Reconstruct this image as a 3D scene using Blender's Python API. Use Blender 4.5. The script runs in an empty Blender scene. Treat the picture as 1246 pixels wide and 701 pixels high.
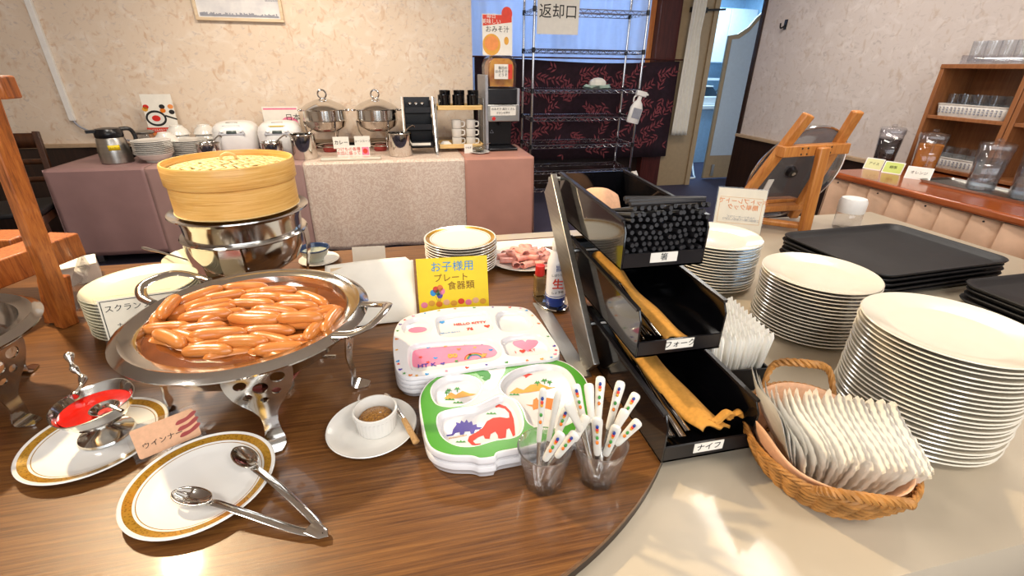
import bpy, bmesh, math, random
from math import *
from mathutils import Vector as V, Matrix
random.seed(7)
SC = bpy.context.scene
COL = SC.collection
# ---------------------------------------------------------------- camera
FPX, PITCH, YAW, ROLL, CAMZ = 564.0, radians(25.6), radians(12.9), radians(.73), 1.37
CP = V((0, 0, CAMZ))
FW = V((sin(YAW)*cos(PITCH), cos(YAW)*cos(PITCH), -sin(PITCH)))
_r = V((cos(YAW), -sin(YAW), 0)); _u = _r.cross(FW)
RT = _r*cos(ROLL) + _u*sin(ROLL); UP = _u*cos(ROLL) - _r*sin(ROLL)
cd = bpy.data.cameras.new('camera'); cam = bpy.data.objects.new('camera', cd); COL.objects.link(cam)
cd.sensor_width = 36; cd.lens = 36*FPX/1246; cd.clip_start = .02
cam.matrix_world = Matrix(((RT.x, UP.x, -FW.x, 0), (RT.y, UP.y, -FW.y, 0), (RT.z, UP.z, -FW.z, CAMZ), (0, 0, 0, 1)))
SC.camera = cam
# ---------------------------------------------------------------- view, world, lamps
SC.view_settings.view_transform = 'Standard'; SC.view_settings.look = 'None'
SC.view_settings.gamma = 1; SC.view_settings.use_curve_mapping = False
SC.view_settings.exposure = 0.08
SC.cycles.transparent_max_bounces = 48
w = bpy.data.worlds.new('world'); SC.world = w; w.use_nodes = True
w.node_tree.nodes['Background'].inputs[0].default_value = (.86, .93, 1, 1)
w.node_tree.nodes['Background'].inputs[1].default_value = 1.0
def area(name, loc, aim, sx, sy, power, col, spread=pi):
    l = bpy.data.lights.new(name, 'AREA'); l.shape = 'RECTANGLE'; l.size = sx; l.size_y = sy
    l.energy = power; l.color = col; l.spread = spread
    o = bpy.data.objects.new(name, l); COL.objects.link(o); o.location = loc
    o.rotation_euler = (V(aim)-V(loc)).to_track_quat('-Z', 'Y').to_euler(); return o
def spot(name, loc, aim, power, col, size=80, blend=.5, rad=.04):
    l = bpy.data.lights.new(name, 'SPOT'); l.energy = power; l.color = col; l.spot_size = radians(size); l.spot_blend = blend
    l.shadow_soft_size = rad; o = bpy.data.objects.new(name, l); COL.objects.link(o); o.location = loc
    o.rotation_euler = (V(aim)-V(loc)).to_track_quat('-Z', 'Y').to_euler(); return o
WARM = (1, .84, .64); NEUT = (1, .93, .84)
for i, (lx, ly, la_, lb_) in enumerate([(-1.6, 2.9, .5, .5), (.5, 2.9, .5, .5), (2.4, 3.2, .5, .5), (-1.6, .2, .5, .5), (1.75, 1.45, .22, .8), (2.45, 1.75, .22, .8), (.9, -.6, .5, .5)]):
    area('ceiling_lamp', (lx, ly, 2.55), (lx, ly, 0), la_, lb_, 14 if la_ < .4 else 23, NEUT)
spot('downlight_buffet', (-1.35, 1.95, 2.5), (-.4, 1.0, .8), 270, (1, .78, .48), 70, .4, .05)
spot('downlight_wall', (-.7, 3.3, 2.52), (-.7, 4.2, .9), 70, WARM, 110, .8, .1)
area('daylight_rear', (.4, -1.7, 1.75), (.6, 1, .8), 3.2, 1.3, 48, (.92, .96, 1))
area('daylight_window', (1.8, 5.85, 1.8), (1.8, 5, 1.7), 2.0, 1.3, 34, (.72, .82, 1))
area('kitchen_lamp', (4.4, 6.6, 2.5), (4.4, 6.6, 0), .9, .9, 60, (.45, .72, 1))
# ---------------------------------------------------------------- helpers
def A(x, y, z):
    d = FW + RT*((x-623)/FPX) - UP*((y-350.5)/FPX)
    return CP + d*((z-CAMZ)/d.z)
def AY(x, y, Y):
    d = FW + RT*((x-623)/FPX) - UP*((y-350.5)/FPX)
    return CP + d*(Y/d.y)
class MB:
    def __init__(s): s.v = []; s.f = []; s.m = []; s.k = 0
    def add(s, vs, fs):
        b = len(s.v); s.v += [tuple(p) for p in vs]
        for f in fs: s.f.append([b+i for i in f]); s.m.append(s.k)
        return s
    def box(s, x0, x1, y0, y1, z0, z1, M=None):
        vs = [(x, y, z) for z in (z0, z1) for y in (y0, y1) for x in (x0, x1)]
        if M is not None: vs = [M @ V(p) for p in vs]
        return s.add(vs, [(0, 2, 3, 1), (4, 5, 7, 6), (0, 1, 5, 4), (2, 6, 7, 3), (0, 4, 6, 2), (1, 3, 7, 5)])
    def beam(s, p, q, wx, wy, up=(0, 0, 1)):
        p, q = V(p), V(q); d = (q-p).normalized(); u = V(up)
        if abs(d.dot(u)) > .98: u = V((0, 1, 0))
        a = d.cross(u).normalized(); b = a.cross(d)
        vs = [c + a*(i*wx/2) + b*(j*wy/2) for c in (p, q) for (i, j) in ((-1, -1), (1, -1), (1, 1), (-1, 1))]
        return s.add(vs, [(3, 2, 1, 0), (4, 5, 6, 7), (0, 1, 5, 4), (1, 2, 6, 5), (2, 3, 7, 6), (3, 0, 4, 7)])
    def lathe(s, prof, n=40, c=(0, 0, 0), sx=1, sy=1, M=None, fn=None):
        rows = []; vs = []
        for r, z in prof:
            if r < 1e-6: rows.append([len(vs)]); vs.append((c[0], c[1], c[2]+z))
            else:
                rows.append(list(range(len(vs), len(vs)+n)))
                for i in range(n):
                    a = 2*pi*i/n; k = fn(a, r, z) if fn else 1
                    vs.append((c[0]+r*k*sx*cos(a), c[1]+r*k*sy*sin(a), c[2]+z))
        fs = []
        for A_, B_ in zip(rows, rows[1:]):
            for i in range(n):
                j = (i+1) % n
                if len(A_) == 1 and len(B_) == 1: break
                if len(A_) == 1: fs.append((A_[0], B_[j], B_[i]))
                elif len(B_) == 1: fs.append((A_[i], A_[j], B_[0]))
                else: fs.append((A_[i], A_[j], B_[j], B_[i]))
        if M is not None: vs = [M @ V(p) for p in vs]
        return s.add(vs, fs)
    def tube(s, pts, r, n=8, closed=False, flat=1.0):
        pts = [V(p) for p in pts]; N = len(pts); R = r if isinstance(r, (list, tuple)) else [r]*N
        vs = []; prev = None
        for i, p in enumerate(pts):
            if closed: d = pts[(i+1) % N]-pts[i-1]
            else: d = pts[min(i+1, N-1)]-pts[max(i-1, 0)]
            d.normalize()
            if prev is None:
                u = V((0, 0, 1)) if abs(d.z) < .9 else V((1, 0, 0))
                prev = (u - d*u.dot(d)).normalized()
            else: prev = (prev - d*prev.dot(d)).normalized()
            b = d.cross(prev)
            for k in range(n):
                a = 2*pi*k/n; vs.append(p + prev*(cos(a)*R[i]*flat) + b*(sin(a)*R[i]))
        fs = []; m = N if closed else N-1
        for i in range(m):
            for k in range(n):
                i2 = (i+1) % N; fs.append((i*n+k, i*n+(k+1) % n, i2*n+(k+1) % n, i2*n+k))
        if not closed: fs.append(tuple(range(n-1, -1, -1))); fs.append(tuple((N-1)*n+k for k in range(n)))
        return s.add(vs, fs)
    def prism(s, pts, z0, z1, M=None):
        n = len(pts); vs = [(p[0], p[1], z0) for p in pts]+[(p[0], p[1], z1) for p in pts]
        if M is not None: vs = [M @ V(p) for p in vs]
        return s.add(vs, [tuple(range(n-1, -1, -1)), tuple(range(n, 2*n))]+[(i, (i+1) % n, n+(i+1) % n, n+i) for i in range(n)])
    def loft(s, loops, cap0=True, cap1=True):
        n = len(loops[0]); vs = [p for l in loops for p in l]; fs = []
        for a in range(len(loops)-1):
            for i in range(n): fs.append((a*n+i, a*n+(i+1) % n, (a+1)*n+(i+1) % n, (a+1)*n+i))
        if cap0: fs.append(tuple(range(n-1, -1, -1)))
        if cap1: fs.append(tuple((len(loops)-1)*n+i for i in range(n)))
        return s.add(vs, fs)
    def grid(s, fn, nu, nv, cu=False):
        vs = [fn(i/(nu if cu else nu-1), j/(nv-1)) for j in range(nv) for i in range(nu)]; fs = []
        for j in range(nv-1):
            for i in range(nu if cu else nu-1):
                a = j*nu+i; b = j*nu+(i+1) % nu; fs.append((a, b, b+nu, a+nu))
        return s.add(vs, fs)
    def ball(s, c, r, n=10, sx=1, sy=1, sz=1):
        pr = [(r*sin(pi*i/(n-2)), -r*cos(pi*i/(n-2))*sz) for i in range(n-1)]
        pr[0] = (0, -r*sz); pr[-1] = (0, r*sz)
        return s.lathe(pr, n, c, sx, sy)
    def build(s, name, mat, parent=None, loc=(0, 0, 0), rot=(0, 0, 0), smooth=40, bev=0, solid=0, seg=2, off=0):
        me = bpy.data.meshes.new(name); me.from_pydata(s.v, [], s.f)
        for m in (mat if isinstance(mat, (list, tuple)) else [mat]): me.materials.append(m)
        if max(s.m, default=0): me.polygons.foreach_set('material_index', s.m)
        bm = bmesh.new(); bm.from_mesh(me); bmesh.ops.recalc_face_normals(bm, faces=bm.faces); bm.to_mesh(me); bm.free()
        if smooth:
            me.polygons.foreach_set('use_smooth', [True]*len(me.polygons)); me.set_sharp_from_angle(angle=radians(smooth))
        o = bpy.data.objects.new(name, me); COL.objects.link(o); o.parent = parent; o.location = loc; o.rotation_euler = rot
        if solid: k = o.modifiers.new('solid', 'SOLIDIFY'); k.thickness = solid; k.offset = off
        if bev: k = o.modifiers.new('bevel', 'BEVEL'); k.width = bev; k.segments = seg; k.limit_method = 'ANGLE'; k.angle_limit = radians(35)
        return o
def tag(o, label, cat, group=None, kind=None):
    o['label'] = label; o['category'] = cat
    if group: o['group'] = group
    if kind: o['kind'] = kind
    return o
def thing(name, label, cat, loc=(0, 0, 0), rz=0, group=None, rx=0):
    o = bpy.data.objects.new(name, None); COL.objects.link(o); o.empty_display_size = .05
    o.location = loc; o.rotation_euler = (rx, 0, rz); return tag(o, label, cat, group)
def struct(o): o['kind'] = 'structure'; return o
def dup(root, loc, rz=None, label=None, group=None):
    def cp(o, par):
        c = o.copy(); COL.objects.link(c); c.parent = par
        for ch in list(o.children): cp(ch, c)
        return c
    r = cp(root, None); r.location = loc
    if rz is not None: r.rotation_euler = (r.rotation_euler.x, r.rotation_euler.y, rz)
    if label: r['label'] = label
    if group: r['group'] = group
    return r
def text(body, size, mat, parent, loc, rot=(pi/2, 0, 0), bold=.0, name='lettering', align='CENTER', ext=.0002, sx=1, mirror=False):
    c = bpy.data.curves.new('t', 'FONT'); c.body = body; c.size = size; c.align_x = align; c.align_y = 'CENTER'
    c.extrude = ext; c.offset = bold*size; c.resolution_u = 2
    t = bpy.data.objects.new('t', c); COL.objects.link(t)
    me = bpy.data.meshes.new_from_object(t.evaluated_get(bpy.context.evaluated_depsgraph_get()))
    bpy.data.objects.remove(t); bpy.data.curves.remove(c)
    if sx != 1 or mirror:
        for v in me.vertices: v.co.x *= sx*(-1 if mirror else 1)
        if mirror: me.flip_normals()
    me.materials.clear(); me.materials.append(mat)
    o = bpy.data.objects.new(name, me); COL.objects.link(o); o.parent = parent; o.location = loc; o.rotation_euler = rot; return o
def fill2d(loops, mat, name, parent=None, ext=0, z=0, link=True):
    """filled 2D shape with holes (first loop outline) -> mesh in XY at height z"""
    c = bpy.data.curves.new('c', 'CURVE'); c.dimensions = '2D'; c.fill_mode = 'BOTH'; c.extrude = ext
    for l in loops:
        sp = c.splines.new('POLY'); sp.points.add(len(l)-1); sp.use_cyclic_u = True
        for p, q in zip(sp.points, l): p.co = (q[0], q[1], 0, 1)
    t = bpy.data.objects.new('c', c); COL.objects.link(t)
    me = bpy.data.meshes.new_from_object(t.evaluated_get(bpy.context.evaluated_depsgraph_get()))
    bpy.data.objects.remove(t); bpy.data.curves.remove(c)
    me.materials.clear(); me.materials.append(mat)
    if not link: return me
    o = bpy.data.objects.new(name, me); COL.objects.link(o); o.parent = parent; o.location.z = z; return o
def smoothloop(pts, n=64):
    """closed Catmull-Rom through pts, resampled"""
    N = len(pts); out = []
    for k in range(n):
        t = k*N/n; i = int(t); f = t-i
        p0, p1, p2, p3 = [pts[(i+j) % N] for j in (-1, 0, 1, 2)]
        out.append(tuple(.5*(2*p1[d]+(p2[d]-p0[d])*f+(2*p0[d]-5*p1[d]+4*p2[d]-p3[d])*f*f+(-p0[d]+3*p1[d]-3*p2[d]+p3[d])*f**3) for d in range(len(p1))))
    return out
def spline(pts, n=24):
    pts = [V(p) for p in pts]; N = len(pts)-1; out = []
    for k in range(n+1):
        t = min(k*N/n, N-1e-6); i = int(t); f = t-i
        p0, p1, p2, p3 = pts[max(i-1, 0)], pts[i], pts[i+1], pts[min(i+2, N)]
        out.append(.5*(2*p1+(p2-p0)*f+(2*p0-5*p1+4*p2-p3)*f*f+(3*p1-3*p2+p3-p0)*f**3))
    return out
def ell(cx, cy, rx, ry, n=24, rot=0):
    return [(cx+rx*cos(2*pi*i/n)*cos(rot)-ry*sin(2*pi*i/n)*sin(rot), cy+rx*cos(2*pi*i/n)*sin(rot)+ry*sin(2*pi*i/n)*cos(rot)) for i in range(n)]
def rrect(x0, x1, y0, y1, r, n=6):
    o = []
    for cx, cy, a in ((x1-r, y1-r, 0), (x0+r, y1-r, pi/2), (x0+r, y0+r, pi), (x1-r, y0+r, 3*pi/2)):
        for k in range(n+1): t = a+pi/2*k/n; o.append((cx+r*cos(t), cy+r*sin(t)))
    return o
def inset(l, d):
    cx = sum(p[0] for p in l)/len(l); cy = sum(p[1] for p in l)/len(l); n = len(l); o = []
    for i in range(n):
        a, b = l[i-1], l[(i+1) % n]; tx, ty = b[0]-a[0], b[1]-a[1]; L = hypot(tx, ty) or 1; nx, ny = -ty/L, tx/L
        if (cx-l[i][0])*nx+(cy-l[i][1])*ny < 0: nx, ny = -nx, -ny
        o.append((l[i][0]+nx*d, l[i][1]+ny*d))
    return o
# ---------------------------------------------------------------- materials
def srgb(h):
    h = h.lstrip('#'); f = lambda c: c/12.92 if c <= .04045 else ((c+.055)/1.055)**2.4
    return tuple(f(int(h[i:i+2], 16)/255) for i in (0, 2, 4))+(1,)
def mat(name, col, rough=.5, metal=0, var=.08, scale=25, bump=0, trans=0, coat=0, ior=1.45, alpha=1, col2=None, stretch=(1, 1, 1), emit=0, sss=0, spec=.5, bscale=None, aniso=0):
    m = bpy.data.materials.new(name); m.use_nodes = True; nt = m.node_tree; N = nt.nodes; L = nt.links; b = N['Principled BSDF']
    c = srgb(col); tc = N.new('ShaderNodeTexCoord'); mp = N.new('ShaderNodeMapping'); mp.inputs['Scale'].default_value = stretch
    L.new(tc.outputs['Object'], mp.inputs[0]); nz = N.new('ShaderNodeTexNoise'); nz.inputs['Scale'].default_value = scale; nz.inputs['Detail'].default_value = 4
    L.new(mp.outputs[0], nz.inputs[0]); rp = N.new('ShaderNodeValToRGB'); L.new(nz.outputs[0], rp.inputs[0])
    c2 = srgb(col2) if col2 else tuple(max(0, x*(1-var*2)) for x in c[:3])+(1,)
    rp.color_ramp.elements[0].position = .32; rp.color_ramp.elements[1].position = .68
    rp.color_ramp.elements[0].color = c2; rp.color_ramp.elements[1].color = c
    L.new(rp.outputs[0], b.inputs['Base Color'])
    b.inputs['Roughness'].default_value = rough; b.inputs['Metallic'].default_value = metal; b.inputs['IOR'].default_value = ior
    b.inputs['Transmission Weight'].default_value = trans; b.inputs['Coat Weight'].default_value = coat; b.inputs['Coat Roughness'].default_value = .08
    b.inputs['Alpha'].default_value = alpha; b.inputs['Specular IOR Level'].default_value = spec
    if sss: b.inputs['Subsurface Weight'].default_value = sss; b.inputs['Subsurface Radius'].default_value = (.01, .006, .004)
    if emit: L.new(rp.outputs[0], b.inputs['Emission Color']); b.inputs['Emission Strength'].default_value = emit
    if bump:
        bp = N.new('ShaderNodeBump'); bp.inputs['Strength'].default_value = bump; bp.inputs['Distance'].default_value = .004
        if bscale:
            n2 = N.new('ShaderNodeTexNoise'); n2.inputs['Scale'].default_value = bscale; n2.inputs['Detail'].default_value = 3; L.new(mp.outputs[0], n2.inputs[0]); L.new(n2.outputs[0], bp.inputs['Height'])
        else: L.new(nz.outputs[0], bp.inputs['Height'])
        L.new(bp.outputs[0], b.inputs['Normal'])
    return m
def ramp(m): return next(n for n in m.node_tree.nodes if n.type == 'VALTORGB').color_ramp
def woodmat(name, dark, mid, light, rough=.35, scale=1.0, axis='X', coat=.2, fine=60):
    m = mat(name, mid, rough, 0, scale=3*scale, stretch=(1, 14, 14) if axis == 'X' else (14, 1, 14) if axis == 'Y' else (14, 14, 1), coat=coat, bump=.12)
    r = ramp(m); r.elements[0].color = srgb(dark); r.elements[0].position = .3; r.elements[1].color = srgb(light); r.elements[1].position = .72
    e = r.elements.new(.5); e.color = srgb(mid)
    nz = next(n for n in m.node_tree.nodes if n.type == 'TEX_NOISE'); nz.inputs['Detail'].default_value = 9; nz.inputs['Roughness'].default_value = .72; nz.inputs['Distortion'].default_value = .6
    return m
M = {}
def wallpaper(name, base, s1, s2, s3):
    m = mat(name, base, .85); nt = m.node_tree; N, L = nt.nodes, nt.links; b = N['Principled BSDF']
    tc = next(n for n in N if n.type == 'TEX_COORD'); col = None
    mx0 = srgb(base)
    for i, (c, sc, lo, hi, st) in enumerate(((s1, 7, .52, .68, (1, 1, 1.3)), (s2, 15, .56, .70, (1.2, 1.2, .8)), (s3, 24, .58, .72, (.8, .8, 1.2)))):
        mp = N.new('ShaderNodeMapping'); mp.inputs['Scale'].default_value = st; mp.inputs['Rotation'].default_value = (.6*i, .7, .5); mp.inputs['Location'].default_value = (3*i, i, 2)
        L.new(tc.outputs['Object'], mp.inputs[0]); nz = N.new('ShaderNodeTexNoise'); nz.inputs['Scale'].default_value = sc; nz.inputs['Detail'].default_value = 5; nz.inputs['Distortion'].default_value = 1.2
        L.new(mp.outputs[0], nz.inputs[0]); mr = N.new('ShaderNodeMapRange'); mr.inputs[1].default_value = lo; mr.inputs[2].default_value = hi; mr.inputs[4].default_value = .75; L.new(nz.outputs[0], mr.inputs[0])
        mx = N.new('ShaderNodeMixRGB'); L.new(mr.outputs[0], mx.inputs[0])
        if col is None: mx.inputs[1].default_value = mx0
        else: L.new(col, mx.inputs[1])
        mx.inputs[2].default_value = srgb(c); col = mx.outputs[0]
    L.new(col, b.inputs['Base Color']); return m
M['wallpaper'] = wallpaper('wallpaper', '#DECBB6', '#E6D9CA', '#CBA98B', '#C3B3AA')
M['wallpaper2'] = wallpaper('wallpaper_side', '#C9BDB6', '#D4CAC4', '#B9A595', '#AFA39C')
M['wainscot'] = woodmat('wainscot', '#1A100C', '#2A1912', '#382218', .45, 1, 'Z')
M['rail'] = mat('rail', '#B59A7C', .5)
M['carpet'] = mat('carpet', '#4A4458', .95, var=.3, scale=180, bump=.4, col2='#2A2434')
M['ceiling'] = mat('ceiling', '#E8E2D8', .9)
M['white'] = mat('white_paint', '#ECE9E4', .5, var=.03)
M['wood_table'] = woodmat('wood_table', '#3E2210', '#66401E', '#85592C', .33, 1.6, 'X', .3)
_m = next(n for n in M['wood_table'].node_tree.nodes if n.type == 'MAPPING'); _m.inputs['Scale'].default_value = (.9, 38, 38); next(n for n in M['wood_table'].node_tree.nodes if n.type == 'TEX_NOISE').inputs['Distortion'].default_value = .25
M['dark_edge'] = mat('dark_edge', '#2B1C15', .4)
M['steel'] = mat('steel', '#D3D0CB', .12, 1, var=.03, scale=8)
M['steel_b'] = mat('brushed_steel', '#B9B7B2', .32, 1, var=.08, scale=6, stretch=(1, 1, 30))
M['chrome'] = mat('chrome', '#D8D8DA', .1, 1, var=.03)
M['bamboo'] = woodmat('bamboo', '#C79A55', '#DDB878', '#EBCF98', .5, 2, 'X', 0)
M['bamboo2'] = mat('bamboo_strip', '#E3C588', .55, var=.12, scale=60)
M['china'] = mat('china', '#E2DED6', .18, var=.015, coat=.4)
M['cream'] = mat('cream_china', '#DDD4C2', .2, var=.015, coat=.4)
M['black'] = mat('black_plastic', '#17161A', .28, var=.15)
M['black_m'] = mat('black_matte', '#1B1A1C', .5, var=.15)
M['black_g'] = mat('black_gloss', '#0D0D10', .06, var=.1, coat=.5)
M['paper'] = mat('paper', '#E6E1D6', .7, var=.03)
def thin(name, tint, refl=.12, haze=.0, rough=.04, refr=0):
    m = mat(name, tint, rough, var=0); nt = m.node_tree; N, L = nt.nodes, nt.links; b = N['Principled BSDF']; out_ = next(n for n in N if n.type == 'OUTPUT_MATERIAL')
    tr = N.new('ShaderNodeBsdfTransparent'); tr.inputs[0].default_value = srgb(tint); base = tr.outputs[0]
    if refr:
        gl = N.new('ShaderNodeBsdfGlass'); gl.inputs['IOR'].default_value = 1.4; gl.inputs['Roughness'].default_value = .01; mx = N.new('ShaderNodeMixShader'); mx.inputs[0].default_value = refr; L.new(base, mx.inputs[1]); L.new(gl.outputs[0], mx.inputs[2]); base = mx.outputs[0]
    if haze:
        df = N.new('ShaderNodeBsdfTranslucent'); d2 = N.new('ShaderNodeBsdfDiffuse'); ad = N.new('ShaderNodeMixShader'); L.new(df.outputs[0], ad.inputs[1]); L.new(d2.outputs[0], ad.inputs[2]); mx = N.new('ShaderNodeMixShader'); mx.inputs[0].default_value = haze; L.new(base, mx.inputs[1]); L.new(ad.outputs[0], mx.inputs[2]); base = mx.outputs[0]
    gs = N.new('ShaderNodeBsdfGlossy'); gs.inputs['Roughness'].default_value = rough; lw = N.new('ShaderNodeLayerWeight'); pw = N.new('ShaderNodeMath'); pw.operation = 'POWER'; pw.inputs[1].default_value = 3.5; L.new(lw.outputs['Facing'], pw.inputs[0]); ma = N.new('ShaderNodeMath'); ma.operation = 'MULTIPLY_ADD'; ma.inputs[1].default_value = .75; ma.inputs[2].default_value = refl*.25; L.new(pw.outputs[0], ma.inputs[0])
    mx = N.new('ShaderNodeMixShader'); L.new(ma.outputs[0], mx.inputs[0]); L.new(base, mx.inputs[1]); L.new(gs.outputs[0], mx.inputs[2]); L.new(mx.outputs[0], out_.inputs[0]); return m
M['acryl'] = thin('acrylic', '#FAFAFA', .1, .04)
M['glass'] = thin('clear_glass', '#F6F8FA', .22, .02, .02)
M['tumblerglass'] = thin('tumbler_glass', '#F4F6F8', .3, .02, .02, .7)
M['plasticclear'] = thin('clear_plastic', '#F8F8FA', .2, .025, .06)
M['ink'] = mat('black_ink', '#1A1718', .7)
M['brown_ink'] = mat('brown_ink', '#8A5A1C', .7)
M['blue_ink'] = mat('blue_ink', '#2F8FD0', .6)
M['red_ink'] = mat('red_ink', '#D8402C', .6)
M['orange_ink'] = mat('orange_ink', '#E8914C', .6)
M['red'] = mat('red_plastic', '#D02A24', .35)
M['yellow'] = mat('yellow_card', '#F2D21C', .5, var=.03)
M['green'] = mat('green_melamine', '#479428', .25, var=.04, coat=.3)
M['melamine'] = mat('white_melamine', '#DEDBDC', .2, var=.01, coat=.4)
M['pink'] = mat('pink_print', '#E87F9E', .35)
M['purple'] = mat('purple_print', '#47309A', .35)
M['orange'] = mat('orange_print', '#E07A1E', .35)
M['dinored'] = mat('red_print', '#CC2E0C', .4)
M['sand'] = mat('sand_print', '#DDA033', .4)
M['leafg'] = mat('leaf_print', '#3D8F3A', .4)
M['gold'] = mat('gold', '#B8862C', .3, .7, var=.2, scale=300)
M['salmon'] = mat('salmon_napkin', '#E8B48E', .85, var=.06, bump=.1, scale=120)
M['mustardcloth'] = mat('ochre_cloth', '#C98E3A', .85, var=.1, bump=.1, scale=120)
M['wicker'] = mat('wicker', '#B9803F', .55, var=.22, scale=40)
M['oak'] = woodmat('oak_stand', '#A9622A', '#C07A38', '#D2924C', .4, 1.5, 'Z', .2)
M['teak'] = woodmat('teak_post', '#5A2A0C', '#9A5420', '#BC7434', .45, 3.0, 'Z', .2)
M['cabinet'] = woodmat('cabinet_wood', '#7A4A28', '#8C5833', '#9C683F', .4, 1.2, 'Z', .15)
M['topwood'] = woodmat('counter_wood', '#7E3A18', '#96491F', '#AD5C2C', .25, 1.0, 'Y', .4)
# ================================================================ THE ROOM
struct(MB().box(-4.2, 5.6, -2.2, 8.2, -.1, 0).build('floor', M['carpet']))
struct(MB().box(-4.2, 5.6, -2.2, 8.2, 2.62, 2.7).build('ceiling', M['ceiling']))
WB = struct(MB().box(-4, .655, 4.55, 5.7, 0, 2.62).build('wall_back', M['wallpaper']))
MB().box(-4, .5, 4.535, 4.551, 0, .735).build('wainscot_panel', M['wainscot'], WB)
struct(MB().box(-4, .64, 4.515, 4.552, .735, .765).build('trim_1', M['rail'], bev=.004))
struct(MB().box(-4.1, -4, -2.1, 5.7, 0, 2.62).build('wall_left', M['wallpaper']))
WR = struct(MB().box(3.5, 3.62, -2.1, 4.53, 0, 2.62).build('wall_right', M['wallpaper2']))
MB().box(3.485, 3.501, 0, 4.53, 0, .72).build('wainscot_panel', M['wainscot'], WR)
MB().box(3.48, 3.63, 4.5, 4.545, 0, 2.62).build('corner_post', M['wainscot'], WR)
struct(MB().box(3.46, 3.502, 0, 4.53, .72, .75).build('trim_2', M['rail'], bev=.004))
r = MB()
for b in ((-4, -1.6, 0, 2.62), (2.4, 3.62, 0, 2.62), (-1.6, 2.4, 0, .9), (-1.6, 2.4, 2.45, 2.62)): r.box(b[0], b[1], -2.1, -2, b[2], b[3])
struct(r.build('wall_rear', M['wallpaper']))
# far alcove wall with the window
M['frame_wood'] = woodmat('frame_wood', '#B5642E', '#C87A3E', '#D88F52', .4, 1, 'Z')
M['reddark'] = woodmat('red_dark_wood', '#2E1210', '#4A1E1A', '#5A2A22', .35, 1, 'Z')
M['beige_door'] = mat('beige_door', '#A58D6C', .45, var=.05)
WF = MB().box(.6, 2.9, 5.5, 5.6, 0, 1.0).box(.6, 2.9, 5.5, 5.6, 2.35, 2.62)
WF = struct(WF.build('wall_far', M['wainscot']))
struct(MB().box(2.86, 3.12, 5.38, 5.62, 0, 2.62).build('trim_3', M['reddark'], bev=.006))
W1 = struct(bpy.data.objects.new('window_1', None)); COL.objects.link(W1); W1.location = (1.8, 5.5, 1)
f = MB()
for x in (.655, 2.78): f.box(x-1.8, x-1.72, -.02, .09, 0, 1.35)
f.build('frame', M['frame_wood'], W1, bev=.004)
MB().box(-1.1, 1, -.01, .1, -.04, .02).build('sill', M['frame_wood'], W1)
MB().box(-.03, .01, .03, .07, 0, 1.35).build('mullion', M['frame_wood'], W1)
M['pane'] = mat('frosted_pane', '#CFE2F6', .4, var=.05, trans=.7, ior=1.2)
for x0, x1 in ((-1.06, -.03), (.01, .98)): MB().box(x0, x1, .045, .055, .02, 1.35).build('pane', M['pane'], W1)
M['sheer'] = mat('sheer_curtain', '#DCE6F2', .9, var=.05, trans=.0)
_b = M['sheer'].node_tree.nodes['Principled BSDF']
_t = M['sheer'].node_tree.nodes.new('ShaderNodeBsdfTranslucent'); _t.inputs[0].default_value = (.8, .87, 1, 1)
_x = M['sheer'].node_tree.nodes.new('ShaderNodeMixShader'); _x.inputs[0].default_value = .65
_o = next(n for n in M['sheer'].node_tree.nodes if n.type == 'OUTPUT_MATERIAL')
M['sheer'].node_tree.links.new(_b.outputs[0], _x.inputs[1]); M['sheer'].node_tree.links.new(_t.outputs[0], _x.inputs[2]); M['sheer'].node_tree.links.new(_x.outputs[0], _o.inputs[0])
c = MB().grid(lambda u, v: (.74+2.04*u, 5.455+.016*sin(u*75)+.008*sin(u*31+1), 1.0+1.5*v), 220, 6)
tag(c.build('sheer_curtain', M['sheer'], solid=.002), 'bluish white sheer curtain covering the window behind the wire rack', 'curtain')
# leaf-print cloth screen
M['plum'] = mat('plum_cloth', '#2B1420', .9, var=.2)
M['leafred'] = mat('leaf_red', '#8A4148', .85, var=.15)
sc = thing('cloth_screen', 'dark plum cloth screen printed with reddish leaves, hanging behind the wire rack', 'screen', (0, 5.34, 0))
fz = lambda u: 1.43+.02*cos(u*5.2)
MB().grid(lambda u, v: (.79+2.37*u, .012*sin(u*26)+.006*sin(u*60), .38+(fz(u)-.38)*v), 120, 8).build('cloth', M['plum'], sc, solid=.003)
lf = MB()
random.seed(3)
for k in range(84):
    x, z, a = .84+2.3*((k % 14)+random.uniform(.1, .6))/14, .43+.95*((k//14)+random.uniform(.15, .7))/6, random.uniform(-.9, 1.3)
    if k % 3 == 0: a += pi
    for j in range(4):
        x += .042*cos(a); z += .042*sin(a); a += random.uniform(-.25, .25)
        for sg in (-1, 1):
            if not (.82 < x < 3.12 and .43 < z < 1.38): continue
            b = a+sg*random.uniform(.5, .9); L = random.uniform(.065, .085); wd = .010
            ux, uz = cos(b), sin(b); y = .012*sin((x-.79)/2.37*26)+.006*sin((x-.79)/2.37*60)-.011
            p = lambda t, s_: (x+ux*L*t-uz*wd*s_, y, z+uz*L*t+ux*wd*s_)
            lf.add([p(0, 0), p(.4, 1), p(1, 0), p(.4, -1)], [(0, 1, 2, 3)])
o = lf.build('leaf_print', M['leafred'], sc, smooth=0); o['kind'] = 'stuff'
MB().tube([(.72, .005, 1.455), (3.2, .005, 1.455)], .008).build('rod', M['reddark'], sc)
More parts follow.
